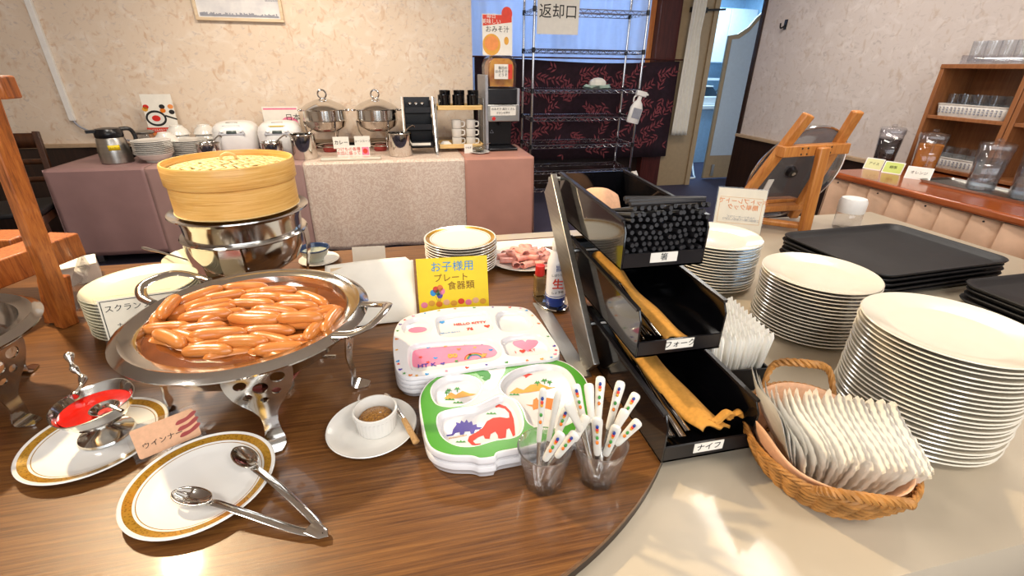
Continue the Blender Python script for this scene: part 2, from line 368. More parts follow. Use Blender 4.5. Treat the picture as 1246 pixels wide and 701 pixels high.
# doorway to the kitchen
D1 = struct(MB().box(3.12, 3.52, 5.40, 5.45, 0, 2.62).build('door_1', M['beige_door'], bev=.004))
MB().box(3.22, 3.42, 5.36, 5.40, 1.93, 1.98).beam((3.4, 5.37, 1.955), (3.62, 5.33, 1.965), .015, .02).build('door_closer', M['black_m'], D1)
MB().box(3.52, 3.58, 5.38, 5.5, 0, 2.62).build('door_edge', M['beige_door'], D1)
cu = MB().grid(lambda u, v: (3.15+.03*v+.21*u*(1-.25*v-.1*exp(-((v-.72)/.1)**2)), 5.27+.016*sin(u*26), .64+1.5*v), 48, 24)
tag(cu.build('door_curtain', M['paper'], solid=.003), 'white curtain strip gathered beside the beige kitchen door', 'curtain')
M['bluewall'] = mat('kitchen_wall', '#A9C6DC', .6, var=.06)
struct(MB().box(3.05, 5.5, 7.6, 7.7, 0, 2.62).box(5.5, 5.6, 4.5, 7.7, 0, 2.62).box(2.95, 3.05, 5.6, 7.7, 0, 2.62).build('wall_kitchen', M['bluewall']))
kc = thing('wall_cupboard', 'pale blue kitchen wall cupboard seen through the doorway', 'cupboard', (5.0, 7.4, 1.45))
MB().box(-.9, .5, -.15, .2, 0, .75).build('body', M['bluewall'], kc)
for x0 in (-.89, -.43, .03): MB().box(x0, x0+.45, -.17, -.15, .01, .74).build('door', M['white'], kc, bev=.004)
kt = thing('kitchen_counter', 'pale kitchen counter seen through the open doorway', 'counter', (4.85, 7.15, 0))
MB().box(-.9, .6, -.4, .38, .8, .86).build('worktop', M['white'], kt, bev=.01); MB().box(-.85, .55, -.35, .38, 0, .8).build('body', M['bluewall'], kt)
mc = thing('warming_machine', 'white kitchen appliance standing on the counter beyond the doorway', 'appliance', (4.62, 6.95, .86))
MB().box(-.17, .17, -.14, .14, 0, .13).build('body', M['white'], mc, bev=.02)
MB().add([(-.15, -.13, .13), (.15, -.13, .13), (.15, .13, .13), (-.15, .13, .13), (-.09, -.05, .25), (.09, -.05, .25), (.09, .1, .25), (-.09, .1, .25)], [(0, 1, 5, 4), (1, 2, 6, 5), (2, 3, 7, 6), (3, 0, 4, 7), (4, 5, 6, 7)]).build('hood', M['black_g'], mc)
MB().box(-.1, .1, -.05, .1, .25, .27).build('top', M['white'], mc, bev=.006)
sh = thing('wall_shelf_rack', 'pale metal shelf on brackets under the kitchen cupboard', 'shelf', (4.8, 7.35, 1.2))
MB().box(-.7, .6, -.2, .2, 0, .03).build('board', M['white'], sh)
for x in (-.5, .4): MB().beam((x, .2, -.2), (x, -.15, 0), .02, .02).build('bracket', M['steel_b'], sh)
tag(MB().tube(spline([(3.72, 5.9, .012), (3.7, 5.75, .012), (3.85, 5.7, .012), (4.0, 5.95, .012), (4.1, 6.3, .3), (4.0, 6.6, .8)], 30), .012).build('hose', M['white']), 'thin white hose trailing on the floor inside the kitchen doorway', 'hose')
D2 = bpy.data.objects.new('door_2', None); COL.objects.link(D2); D2.location = (3.93, 5.62, 0); struct(D2)
M['gate'] = mat('gate_panel', '#B9C6D2', .35, var=.03)
prof = [(0, .02), (.55, .02), (.55, 2.05), (.44, 2.02), (.33, 1.93), (.25, 1.83), (.12, 1.75), (0, 1.73)]
Mx = Matrix(((1, 0, 0, 0), (0, 0, 1, 0), (0, 1, 0, 0), (0, 0, 0, 1)))
MB().prism(prof, 0, .035, Mx).build('frame', M['beige_door'], D2, bev=.003)
MB().prism([(.045, .32), (.5, .32), (.5, 1.98), (.43, 1.96), (.345, 1.88), (.26, 1.78), (.14, 1.7), (.045, 1.69)], -.006, 0, Mx).build('panel', M['gate'], D2)
MB().box(.1, .14, -.012, 0, .05, .2).build('hinge', M['steel_b'], D2)
hk = thing('coat_hook', 'small black hook screwed to the upper part of the side wall', 'hook', (3.5, 4.2, 1.74))
MB().box(-.01, 0, -.015, .015, -.04, .04).build('plate', M['black'], hk)
MB().tube(spline([(-.01, 0, -.01), (-.05, 0, -.03), (-.06, 0, .01)], 8), .007, 6).build('arm', M['black'], hk)
# picture + conduit
pf = thing('picture_frame', 'framed print in a pale wood frame hanging high on the back wall', 'picture', (-1.16, 4.53, 1.66))
M['palewood'] = woodmat('pale_wood', '#C9AE8C', '#D9C2A2', '#E3D0B4', .5, 1.5, 'X', 0)
fr = MB(); w_, h_ = .315, .5
for b in ((-w_, w_, 0, .022), (-w_, w_, h_-.022, h_), (-w_, -w_+.022, .022, h_-.022), (w_-.022, w_, .022, h_-.022)): fr.box(b[0], b[1], -.012, .018, b[2], b[3])
fr.build('frame', M['palewood'], pf, bev=.002)
M['print'] = mat('faded_print', '#E4E2E0', .6, var=.06, scale=9, col2='#C9C8CC')
MB().box(-w_+.02, w_-.02, -.002, .01, .02, h_-.02).build('print', M['print'], pf)
M['greyink'] = mat('grey_ink', '#9A9CA6', .7)
for k in range(34):
    pass
g = MB(); random.seed(5)
for k in range(60):
    x = -.28+.56*k/60; h = random.uniform(.012, .028); g.box(x, x+.009, -.004, -.002, .03, .03+h)
g.build('skyline_print', M['greyink'], pf, smooth=0)['kind'] = 'stuff'
g = MB(); 
for x0, z0, w2 in ((-.12, .15, .1), (.03, .16, .14), (.2, .14, .1)):
    for j in range(9): g.box(x0+w2*j/9, x0+w2*(j+.6)/9, -.004, -.002, z0, z0+random.uniform(.01, .025))
g.build('caption_print', M['greyink'], pf, smooth=0)['kind'] = 'stuff'
pt = [AY(33, -40, 4.53), AY(33, 0, 4.53), AY(88, 147, 4.53)]
pt = [V((-2.535, 4.535, 2.6)), V((-2.535, 4.535, .945))]
cb = thing('cable_conduit', 'white cable conduit running down the back wall with a grey cord', 'conduit', (-2.535, 4.535, .94))
MB().box(-.02, .02, -.014, .014, 0, 1.67).build('cover', M['white'], cb, bev=.003)
MB().tube(spline([(0, 0, .005), (.05, -.02, -.05), (.2, -.03, -.12), (.42, -.05, -.16)], 20), .008, 6).build('cord', M['greyink'], cb)
# dining chairs behind the buffet
M['chairwood'] = woodmat('dark_chair', '#2A140B', '#40220F', '#542F17', .4, 1, 'Z')
ch = thing('dining_chair', 'dark brown wooden dining chair with curved top rail beside the mauve tablecloth', 'chair', (-2.63, 3.72, 0), .25)
for x in (-.2, .2):
    MB().beam((x, .2, 0), (x, .2, .46), .038, .038).beam((x, .2, .45), (x, .27, .92), .036, .036).build('leg', M['chairwood'], ch, bev=.004)
    MB().beam((x, -.2, 0), (x, -.2, .44), .038, .038).build('leg', M['chairwood'], ch, bev=.004)
MB().box(-.22, .22, -.22, .22, .44, .475).build('seat', M['black_m'], ch, bev=.012)
for z, h in ((.86, .10), (.72, .035), (.6, .035)):
    MB().grid(lambda u, v: (-.2+.4*u, .2+(z-.45)*.15-.0+.03*(1-(2*u-1)**2), z-h/2+h*v), 16, 3).build('back_slat', M['chairwood'], ch, solid=.02)
for s_ in (-1, 1): MB().box(s_*.2-.01, s_*.2+.01, -.2, .2, .38, .43).build('seat_rail', M['chairwood'], ch)
dup(ch, (-3.02, 3.1, 0), -.5, 'dark wooden dining chair mostly hidden behind the slanted timber post')
# ================================================================ BACK BUFFET TABLE
BT = .70
bt = thing('buffet_table', 'long banquet table by the back wall, hidden under its tablecloths', 'table', (0, 0, 0))
MB().box(-2.37, 1.0, 3.79, 4.44, BT-.03, BT-.002).build('tabletop', M['chairwood'], bt)
for x in (-2.3, -.7, .9):
    for y in (3.86, 4.38): MB().box(x-.02, x+.02, y-.02, y+.02, 0, BT-.03).build('leg', M['steel_b'], bt)
def brocade(name, c1, c2, sc=16):
    m = mat(name, c1, .38, var=.05, spec=.6); nt = m.node_tree; N, L = nt.nodes, nt.links; b = N['Principled BSDF']
    tc = next(n for n in N if n.type == 'TEX_COORD'); nz = N.new('ShaderNodeTexNoise'); nz.inputs['Scale'].default_value = sc; nz.inputs['Distortion'].default_value = 4; nz.inputs['Detail'].default_value = 1
    L.new(tc.outputs['Object'], nz.inputs[0]); mr = N.new('ShaderNodeValToRGB'); mr.color_ramp.elements[0].position = .47; mr.color_ramp.elements[1].position = .53
    mr.color_ramp.elements[0].color = srgb(c2); mr.color_ramp.elements[1].color = srgb(c1); L.new(nz.outputs[0], mr.inputs[0]); L.new(mr.outputs[0], b.inputs['Base Color'])
    return m
M['mauve'] = mat('mauve_cloth', '#9A7875', .55, var=.06, scale=6)
M['mauve2'] = mat('rose_tan_cloth', '#AE8B84', .5, var=.06, scale=6)
M['brocade'] = brocade('brocade_cloth', '#E2CFBE', '#D2B8A6', 20)
M['salmoncloth'] = mat('salmon_cloth', '#C08A78', .5, var=.05, scale=6)
def cloth(name, label, m, x0, x1, zb, left=False, right=False, amp=.006, zt=0):
    y0, y1 = 3.76, 4.45; mb = MB(); n = int((x1-x0)*40)+2; z0 = BT+zt
    def prof(v):   # v 0..1 back -> front -> hem
        L1, L2 = y1-y0, z0-zb; t = v*(L1+L2)
        if t < L1-.012: return (y1-t, z0, 0)
        if t < L1+.012: a = (t-L1+.012)/.024*pi/2; return (y0+.012-.012*sin(a), z0-.012+.012*cos(a), .1)
        return (y0, z0-(t-L1), min(1, (t-L1)/.5))
    def fn(u, v):
        y, z, k = prof(v); x = x0+(x1-x0)*u
        return (x, y-zt-k*amp*(1+sin(x*9.0)+.6*sin(x*23+1))-k*.012, z)
    mb.grid(fn, n, 40)
    for e, xx, sg in ((left, x0, -1), (right, x1, 1)):
        if e: mb.grid(lambda u, v: (xx+sg*v*.01+sg*v*amp*sin(u*14), y1-(y1-y0)*u-zt-(v > 0)*u*.012*min(1, v*1.4), z0-(z0-zb)*v), 14, 10)
    o = mb.build(name, m, solid=.0016); return tag(o, label, 'tablecloth')
cloth('tablecloth', 'plain mauve tablecloth over the end of the back buffet nearest the dark chair', M['mauve'], -2.39, -1.79, .08, left=True)
cloth('tablecloth', 'rose-tan tablecloth section behind the bamboo steamer', M['mauve2'], -1.79, -.75, .02)
cloth('tablecloth', 'champagne brocade tablecloth with shiny scroll pattern on the back buffet', M['brocade'], -.749, .459, .015, amp=.012)
cloth('tablecloth', 'salmon pink tablecloth at the end of the back buffet by the wire rack', M['salmoncloth'], .46, 1.03, .02, right=True)
BZ = BT+.002
# thermal pot
def handle(mb, pts, r=.006, n=8, k=20, flat=1): return mb.tube(spline(pts, k), r, n, flat=flat)
tp = thing('thermal_pot', 'brushed steel thermal coffee pot with black lid and yellow tag', 'thermos', (-2.05, 4.0, BZ), .7)
MB().lathe([(0, 0), (.093, 0), (.098, .006), (.096, .08), (.085, .165), (.08, .175), (0, .175)], 32).build('body', M['steel_b'], tp)
MB().lathe([(.078, .172), (.084, .18), (.085, .215), (.07, .235), (.03, .24), (0, .24)], 28).prism([(-.05, -.03), (-.125, -.012), (-.125, .012), (-.05, .03)], .212, .232).build('lid', M['black'], tp)
handle(MB(), [(.07, 0, .225), (.13, 0, .22), (.15, 0, .16), (.135, 0, .06), (.09, 0, .03)], .014).build('handle', M['black'], tp)
MB().grid(lambda u, v: (.097*sin(-.55+.7*u), -.0965*cos(-.55+.7*u), .095+.035*v), 8, 2).build('yellow_tag', M['yellow'], tp, solid=.001)
text('コーヒー', .016, M['ink'], tp, (-.02, -.099, .112), rot=(pi/2, 0, -.25))
# jars
M['coffee'] = mat('dark_coffee', '#1C0F0A', .2)
M['tea'] = mat('brown_tea', '#5A2E1A', .3, var=.2)
for (x, y, mt, lb) in ((-2.15, 4.22, 'tea', 'glass jar with flat steel lid and reddish brown contents behind thermal pot'), (-1.96, 4.28, 'coffee', 'glass jar of dark leaves with flat steel lid before the menu poster')):
    j = thing('storage_jar', lb, 'jar', (x, y, BZ), 0, 'jars behind the thermal pot')
    MB().lathe([(0, .003), (.072, .003), (.075, .02), (.075, .13), (.06, .155), (.06, .165)], 24).build('glass_body', M['glass'], j, solid=.003, off=-1)
    MB().lathe([(0, .007), (.067, .007), (.068, .03), (.067, .125), (0, .13)], 20).build('contents', M[mt], j)
    MB().lathe([(0, .165), (.07, .165), (.074, .17), (.074, .18), (.06, .186), (0, .186)], 24).build('lid', M['steel_b'], j)
# menu poster
def board(name, label, cat, p1, p2, h, lean=0, th=.003, m='paper', cat_part='card', bev=0):
    p1, p2 = V(p1), V(p2); d = p2-p1; L = d.length
    o = thing(name, label, cat, (p1+p2)/2, atan2(d.y, d.x), None, -radians(lean))
    MB().box(-L/2, L/2, 0, th, 0, h).build(cat_part, M[m] if isinstance(m, str) else m, o, bev=bev); o['w'] = L; return o
FR = (pi/2, 0, 0)
def flat(par, name, m, pts, z=-.0006, th=.0005):   # pts in board x,z
    return MB().prism(pts, 0, th, Matrix(((1, 0, 0, 0), (0, 0, 1, z), (0, 1, 0, 0), (0, 0, 0, 1)))).build(name, M[m], par, smooth=0)
p = board('menu_poster', 'upright food menu poster with pan photo and orange band on the back table', 'poster', (-2.0, 4.42, BZ), (-1.75, 4.44, BZ), .38, 3)
p.scale = (.84, 1, 1.15)
flat(p, 'orange_band', 'red_ink', [(-.14, .13), (.14, .13), (.14, .165), (-.14, .165)]); flat(p, 'lower_panel', 'orange_ink', [(-.14, .01), (.14, .01), (.14, .13), (-.14, .13)])
flat(p, 'pan_picture', 'ink', ell(-.04, .225, .085, .052)); flat(p, 'rice_picture', 'china', ell(-.04, .225, .068, .038), -.0012); flat(p, 'topping_picture', 'red', ell(-.04, .225, .035, .02), -.0018)
flat(p, 'pan_handle_picture', 'ink', [(.04, .235), (.13, .212), (.13, .222), (.04, .248)])
for x, z, m in ((-.1, .3, 'red'), (-.11, .285, 'sand'), (.03, .3, 'ink'), (.03, .275, 'orange'), (.1, .3, 'orange_ink'), (.1, .265, 'ink')): flat(p, 'dish_picture', m, ell(x, z, .024, .015, 12), -.0012)
for x, z in ((.09, .1), (.1, .05), (.09, .02)): flat(p, 'bowl_picture', 'red_ink', ell(x, z, .03, .02, 12), -.0012)
text('ごはんのおともいろいろ', .019, M['paper'], p, (0, -.0012, .147))
# stacks of bowls/plates
ORD = 'first second third fourth fifth sixth seventh eighth ninth tenth eleventh twelfth thirteenth fourteenth fifteenth sixteenth seventeenth eighteenth nineteenth twentieth twenty-first twenty-second twenty-third twenty-fourth'.split()
def plate_mesh(R, foot=.55, h=.018, t=.004, well=.68):
    return [(0, .002), (R*foot*.9, .002), (R*foot*.93, 0), (R*foot, 0), (R*foot*1.03, .004), (R*well, .0055), (R*.97, h-.002), (R, h), (R*.985, h+.0018), (R*.95, h), (R*(well+.02), .0095), (R*well*.93, .0078), (0, .0075)]
def plates(name, label_top, label_rest, cat, m, R, n, dz, c, z0, group, n_seg=44, h=.018, jit=.0015, prof=None):
    base = MB().lathe(prof or plate_mesh(R, h=h), n_seg).build(name, m)
    random.seed(int(c[0]*1000)+n)
    for i in range(n):
        o = base if i == 0 else base.copy()
        if i: COL.objects.link(o)
        o.location = (c[0]+random.uniform(-jit, jit), c[1]+random.uniform(-jit, jit), z0+i*dz); o.rotation_euler = (0, 0, random.random()*6)
        k_ = n-1-i; lb_ = label_top if k_ == 0 else label_rest.replace('plate within', 'plate, %s from the top of' % ORD[k_], 1)
        tag(o, lb_, cat, group)
    return base
bowlp = lambda R, h: [(0, .004), (R*.45, .004), (R*.46, 0), (R*.52, 0), (R*.55, .01), (R*.8, h*.45), (R, h), (R*.97, h), (R*.76, h*.48), (R*.5, .016), (0, .014)]
b0 = MB().lathe(bowlp(.12, .06), 36).build('serving_bowl', M['china']); tag(b0, 'deep white bowl under the plate stack next to the thermal pot', 'bowl'); b0.location = (-1.80, 4.0, BZ)
plates('small_plate', 'top white plate of the stack next to the thermal pot', 'white plate within the stack next to the thermal pot', 'plate', M['china'], .125, 10, .0098, (-1.80, 4.0), BZ+.048, 'plates stacked beside the thermal pot', 32, .014)
plates('small_plate', 'top white plate of the stack next to the steel pot', 'white plate within the stack next to the small steel pot', 'plate', M['china'], .13, 12, .0098, (-1.64, 4.22), BZ, 'plates stacked beside the small steel pot', 32, .014)
bm_ = None
up = [(r_, .068-z_) for r_, z_ in bowlp(.085, .068)]
spots_b = [(-1.83, 4.28, 0), (-1.66, 4.38, 0), (-1.48, 4.38, 0), (-1.83, 4.28, .062), (-1.66, 4.38, .062), (-1.48, 4.38, .062), (-1.66, 4.38, .12)]
spots_b = [(-1.79, 4.215, 0, 'white rice bowl upside down next to the menu poster, lower of two'), (-1.79, 4.215, .11, 'white rice bowl upside down next to the menu poster, resting on another'), (-1.585, 4.435, .06, 'white rice bowl upside down at the bottom of the middle bowl pile'), (-1.585, 4.435, .10, 'white rice bowl upside down in the middle bowl pile'), (-1.585, 4.435, .14, 'white rice bowl upside down on top of the middle bowl pile'), (-1.77, 4.40, .06, 'white rice bowl upside down at the bottom of the pile against the menu poster'), (-1.77, 4.40, .10, 'white rice bowl upside down within the pile against the menu poster'), (-1.77, 4.40, .14, 'white rice bowl upside down on top of the pile against the menu poster')]
rb = MB().lathe(up, 32).build('rice_bowl', M['china'])
for i, (x, y, z, lb) in enumerate(spots_b):
    o = rb if i == 0 else rb.copy()
    if i: COL.objects.link(o)
    o.location = (x, y, BZ+z); tag(o, lb, 'bowl', 'upturned rice bowls')
# steel pots with ladles
def pot(name, label, x, y, r, h, lad=0, ladle_a=.6):
    o = thing(name, label, 'pot', (x, y, BZ), 0, 'steel pots on the back table')
    MB().lathe([(0, 0), (r*.95, 0), (r, .006), (r, h-.004), (r*1.05, h), (r*1.03, h+.003), (r*.97, h-.003), (r*.96, .008), (0, .008)], 32).build('body', M['steel'], o)
    if lad:
        l = thing('ladle', 'steel ladle standing in ' + label.replace('steel ', ''), 'ladle', (x, y, BZ+.012), ladle_a)
        MB().tube(spline([(-r*.5, 0, .02), (0, 0, h*.6), (r*.8, 0, h+.012), (r*1.35, 0, h+.035), (r*1.5, 0, h+.02)], 14), .005, 6).build('handle', M['steel'], l)
        MB().lathe([(0, .0), (.02, .004), (.03, .018)], 16, c=(-r*.5, 0, 0)).build('bowl', M['steel'], l, solid=.002)
pot('small_steel_pot', 'small steel pot between plate stack and rice cooker', -1.43, 3.99, .08, .12, 1, .9)
pot('small_steel_pot', 'small dark steel pot standing before the front rice cooker', -.98, 3.95, .075, .125, 1, .2)
pot('steel_pot', 'tall steel pot before the curry warmer', -.755, 3.96, .09, .18, 1, .4)
pot('steel_pot', 'tall steel pot beside the soup warmer and black cutlery stand', -.03, 3.99, .095, .175, 1, .5)
pr = thing('paddle_rest', 'black and red rice paddle rest in front of white rice cooker', 'utensil rest', (-1.22, 3.96, BZ), .1)
MB().lathe([(0, 0), (.06, 0), (.09, .012), (.085, .014), (.05, .006), (0, .006)], 24, sx=1.1, sy=.6).build('tray', M['red'], pr)
MB().tube(spline([(-.08, 0, .03), (0, 0, .028), (.09, .01, .04)], 10), [.02]*4+[.012]*4+[.009]*3, 8, flat=.35).build('paddle', M['black'], pr)
sd = thing('sauce_saucer', 'white saucer with a steel spoon behind the steamer', 'saucer', (-1.17, 3.86, BZ)); MB().lathe(plate_mesh(.08, h=.014), 28).build('dish', M['china'], sd)
MB().tube(spline([(-.03, 0, .018), (.03, 0, .02), (.12, .03, .035)], 10), [.015, .016, .014, .008, .005, .004, .004, .004, .004, .004, .005], 8, flat=.4).build('spoon', M['steel'], sd)
# rice cookers
M['cooker'] = mat('cooker_white', '#E9E7E4', .3, var=.02, coat=.2); M['grey'] = mat('grey_panel', '#9A9AA0', .35); M['lcd'] = mat('lcd', '#55605C', .2)
def cooker(label, x, y, rz):
    o = thing('rice_cooker', label, 'rice cooker', (x, y, BZ), rz, 'white rice cookers on the back table')
    def sect(z, k, dy=0):
        return [((p_[0])*k, (p_[1])*k+dy, z) for p_ in rrect(-.155, .155, -.18, .18, .11, 7)]
    MB().loft([sect(0, .86), sect(.01, .93), sect(.06, 1), sect(.165, 1.02), sect(.18, 1.0)]).build('body', M['cooker'], o)
    MB().loft([sect(.168, 1.0), sect(.185, 1.0), sect(.215, .93), sect(.24, .75), sect(.25, .45), sect(.252, .2)]).build('lid', M['cooker'], o)
    MB().add([(-.095, -.178, .17), (.095, -.178, .17), (.06, -.135, .222), (-.06, -.135, .222), (-.095, -.188, .165), (.095, -.188, .165), (.06, -.148, .232), (-.06, -.148, .232)], [(0, 1, 2, 3), (4, 5, 6, 7), (0, 1, 5, 4), (1, 2, 6, 5), (2, 3, 7, 6), (3, 0, 4, 7)]).build('control_panel', M['grey'], o, bev=.004)
    MB().add([(-.035, -.187, .178), (.035, -.187, .178), (.03, -.162, .211), (-.03, -.162, .211)], [(0, 1, 2, 3)]).build('display', M['lcd'], o, solid=.003)
    for xx in (-.065, .062): MB().lathe([(0, .0), (.011, 0), (.011, .006), (0, .006)], 12, M=Matrix.Translation((xx, -.176, .192)) @ Matrix.Rotation(.93, 4, 'X')).build('button', M['white'], o)
    MB().box(-.04, .04, -.11, -.085, .243, .25).build('lid_catch', M['steel_b'], o, bev=.003)
    return o
cooker('white rice cooker farther from the curry warmer, partly hidden by its twin', -1.30, 4.27, .1)
cooker('white rice cooker with yellow sticker next to the curry warmer', -.965, 4.24, .08)
MB().box(-.05, .05, -.165, -.135, .2245, .2285).build('sticker', M['yellow'], bpy.data.objects['rice_cooker.001'], rot=(0, 0, 0))
p = board('menu_card', 'white picture card leaning behind rice cooker and curry warmer', 'card', (-1.13, 4.46, BZ), (-.85, 4.46, BZ), .34, 2)
flat(p, 'red_edge', 'pink', [(-.13, .315), (.13, .315), (.13, .328), (-.13, .328)]); flat(p, 'photo', 'pink', ell(.06, .2, .07, .06)); flat(p, 'photo', 'red_ink', ell(.075, .12, .05, .03), -.001); text('日本', .06, M['ink'], p, (.09, -.0012, .25))
# soup warmers
M['burner'] = mat('burner_red', '#A23A34', .35)
def warmer(label, x, y):
    o = thing('soup_warmer', label, 'soup warmer', (x, y, BZ), 0, 'round steel soup warmers')
    MB().lathe([(0, .16), (.09, .165), (.145, .20), (.165, .245), (.172, .25), (.165, .255), (.162, .33), (.17, .335), (.162, .335)], 40).build('pan', M['steel'], o)
    MB().lathe([(.172, .333), (.178, .337), (.165, .35), (.13, .375), (.06, .405), (.02, .415), (0, .416)], 40).build('lid', M['steel'], o)
    k = MB().tube([(.032*cos(a*pi/8), 0, .447+.032*sin(a*pi/8)) for a in range(16)], .007, 8, closed=True).build('ring_handle', M['chrome'], o)
    MB().lathe([(0, .41), (.022, .41), (.02, .42), (0, .424)], 16).build('knob_base', M['chrome'], k)
    for s_ in (-1, 1): handle(MB(), [(s_*.165, -.03, .325), (s_*.195, -.025, .327), (s_*.195, .025, .327), (s_*.165, .03, .325)], .006).build('side_handle', M['chrome'], o)
    for k in range(3):
        a = -pi/2+.55+k*2*pi/3; c_, s_ = cos(a), sin(a)
        MB().tube(spline([(.168*c_, .168*s_, .25), (.155*c_, .155*s_, .16), (.115*c_, .115*s_, .08), (.13*c_, .13*s_, .02), (.16*c_, .16*s_, .004)], 16), [.022]*5+[.016]*5+[.011]*7, 6, flat=.3).build('leg', M['steel'], o)
    bn = MB().lathe([(0, .0), (.05, 0), (.055, .01), (.055, .04), (.04, .05), (0, .05)], 20).build('burner', M['burner'], o)
    MB().tube([(.1*cos(a*pi/10), .1*sin(a*pi/10), .05) for a in range(20)], .006, 6, closed=True).build('brace_ring', M['steel'], o)
    return o
warmer('round steel soup warmer with ring-handled lid beside the rice cooker', -.61, 4.26)
warmer('round steel soup warmer with ring-handled lid beside the black cutlery stand', -.2, 4.26)
p = board('name_card', 'small white card lettered for curry in front of the steel warmer', 'card', (-.545, 4.0, BZ), (-.425, 4.0, BZ), .09, 10); p.location.z += .06; text('カレー', .035, M['ink'], p, (0, -.001, .045), bold=.01)
MB().beam((0, .012, -.06), (0, .012, .04), .012, .006).build('stand', M['acryl'], p)
p = board('name_card', 'small white card lettered for corn soup between the two warmers', 'card', (-.385, 4.02, BZ), (-.265, 4.02, BZ), .085, 10); p.location.z += .065; text('コーンスープ', .021, M['ink'], p, (0, -.001, .045)); MB().beam((0, .012, -.065), (0, .012, .04), .012, .006).build('stand', M['acryl'], p)
tag(MB().box(-.625, -.185, 3.8, 3.885, BZ, BZ+.02).build('cutting_board', M['cream'], bev=.006), 'long cream cutting board lying on the brocade tablecloth edge', 'board')
p = board('notice_card', 'white notice card with pink picture standing before the curry warmer', 'card', (-.515, 3.92, BZ), (-.27, 3.92, BZ), .095, 12)
text('つけもの各種\nお皿に盛って', .03, M['red_ink'], p, (-.035, -.001, .05)); flat(p, 'photo', 'pink', [(.065, .02), (.118, .02), (.118, .08), (.065, .08)]); flat(p, 'photo', 'red_ink', ell(.09, .05, .018, .02), -.0012)
# black cutlery stand on back table
cs = thing('cutlery_stand', 'small slanted black cutlery stand beside the bamboo cup shelf', 'cutlery stand', (.135, 4.08, BZ))
for x in (-.125, .125): MB().beam((x, -.1, 0), (x, .14, .42), .012, .045).beam((x, -.13, .012), (x, .2, .012), .012, .024).build('side_bar', M['steel_b'], cs)
for i in range(3):
    b = MB(); y, z = -.07+.085*i, .05+.125*i
    b.box(-.11, .11, y, y+.17, z, z+.006).box(-.11, .11, y, y+.006, z, z+.05).box(-.11, .11, y+.164, y+.17, z, z+.12).box(-.11, -.104, y, y+.17, z, z+.1).box(.104, .11, y, y+.17, z, z+.1)
    b = b.build('bin', M['black'], cs); 
    if i == 2:
        for k in range(3): MB().ball((-.06+.05*k, y+.02, z+.075), .016, 10, 1, 1.5, .8).build('spoon', M['chrome'], b)
    if i == 0: MB().box(-.08, .08, y-.002, y, z+.02, z+.04).build('tag', M['paper'], b)
# bamboo cup shelf
bs = thing('cup_shelf', 'two-tier bamboo cup shelf with wire sides on the back table', 'shelf', (.475, 4.2, BZ))
for z in (.03, .335):
    MB().box(-.19, .19, -.13, -.118, z, z+.035).box(-.19, .19, .118, .13, z, z+.035).box(-.19, -.178, -.13, .13, z, z+.035).box(.178, .19, -.13, .13, z, z+.035).build('tray_rim', M['bamboo'], bs, bev=.003)
    for k in range(7): MB().box(-.178+.052*k, -.178+.052*k+.044, -.12, .12, z+.004, z+.012).build('slat', M['bamboo2'], bs)
for x in (-.195, .195):
    for y in (-.12, .12): MB().tube([(x, y, 0), (x, y, .42)], .004, 6).build('post', M['steel_b'], bs)
    MB().tube([(x, -.12, .42), (x, .12, .42)], .004, 6).tube([(x, -.12, .2), (x, .12, .2)], .003, 6).build('side_wire', M['steel_b'], bs)
cup = MB().lathe([(0, .0), (.028, 0), (.045, .01), (.048, .07), (.045, .07), (.042, .014), (0, .01)], 20, fn=lambda a, r, z: 1+.015*cos(12*a)).build('black_cup', M['black_g'])
first = True
for sx_, x in enumerate((-.12, 0, .12)):
    for row, y in enumerate((-.06, .05)):
        for k in range(2+row):
            o = cup if first else cup.copy()
            if not first: COL.objects.link(o)
            first = False; o.location = (.47+x+.02*row, 4.2+y, BZ+.348+.03*k); tag(o, 'black ribbed cup, %s from bottom of the %s %s stack on bamboo shelf' % (ORD[k], ('cutlery-side', 'middle', 'dispenser-side')[sx_], ('front', 'rear')[row]), 'cup', 'black cups on the bamboo shelf')
mug = thing('mug', 'white mug at the bottom of a mug stack on the lower bamboo tier', 'mug', (.45, 4.16, BZ+.043), 0, 'white mugs on the bamboo shelf')
MB().lathe([(0, 0), (.036, 0), (.04, .006), (.042, .068), (.039, .068), (.036, .008), (0, .006)], 22).build('body', M['china'], mug)
handle(MB(), [(.038, 0, .055), (.065, 0, .052), (.065, 0, .02), (.036, 0, .014)], .006, 6, 10).build('handle', M['china'], mug)
for x, y, k in ((.45, 4.16, 1), (.45, 4.16, 2), (.57, 4.16, 0), (.57, 4.16, 1), (.57, 4.16, 2)):
    dup(mug, (x, y, BZ+.043+.07*k), -.3, ('white mug on top of' if k == 2 else 'white mug in the middle of' if k == 1 else 'white mug at the bottom of')+(' the stack nearer the drink dispenser' if x > .5 else ' the stack nearer the cutlery stand'))
mug['label'] = 'white mug at the bottom of the stack nearer the cutlery stand'
o = MB().lathe([(0, .04), (.025, .04), (.05, .02), (.055, 0), (.052, 0), (.045, .02), (0, .034)], 24).build('small_bowl', M['china'], loc=(.35, 4.14, BZ+.042)); tag(o, 'small white bowl upside down on the lower bamboo tier', 'bowl')
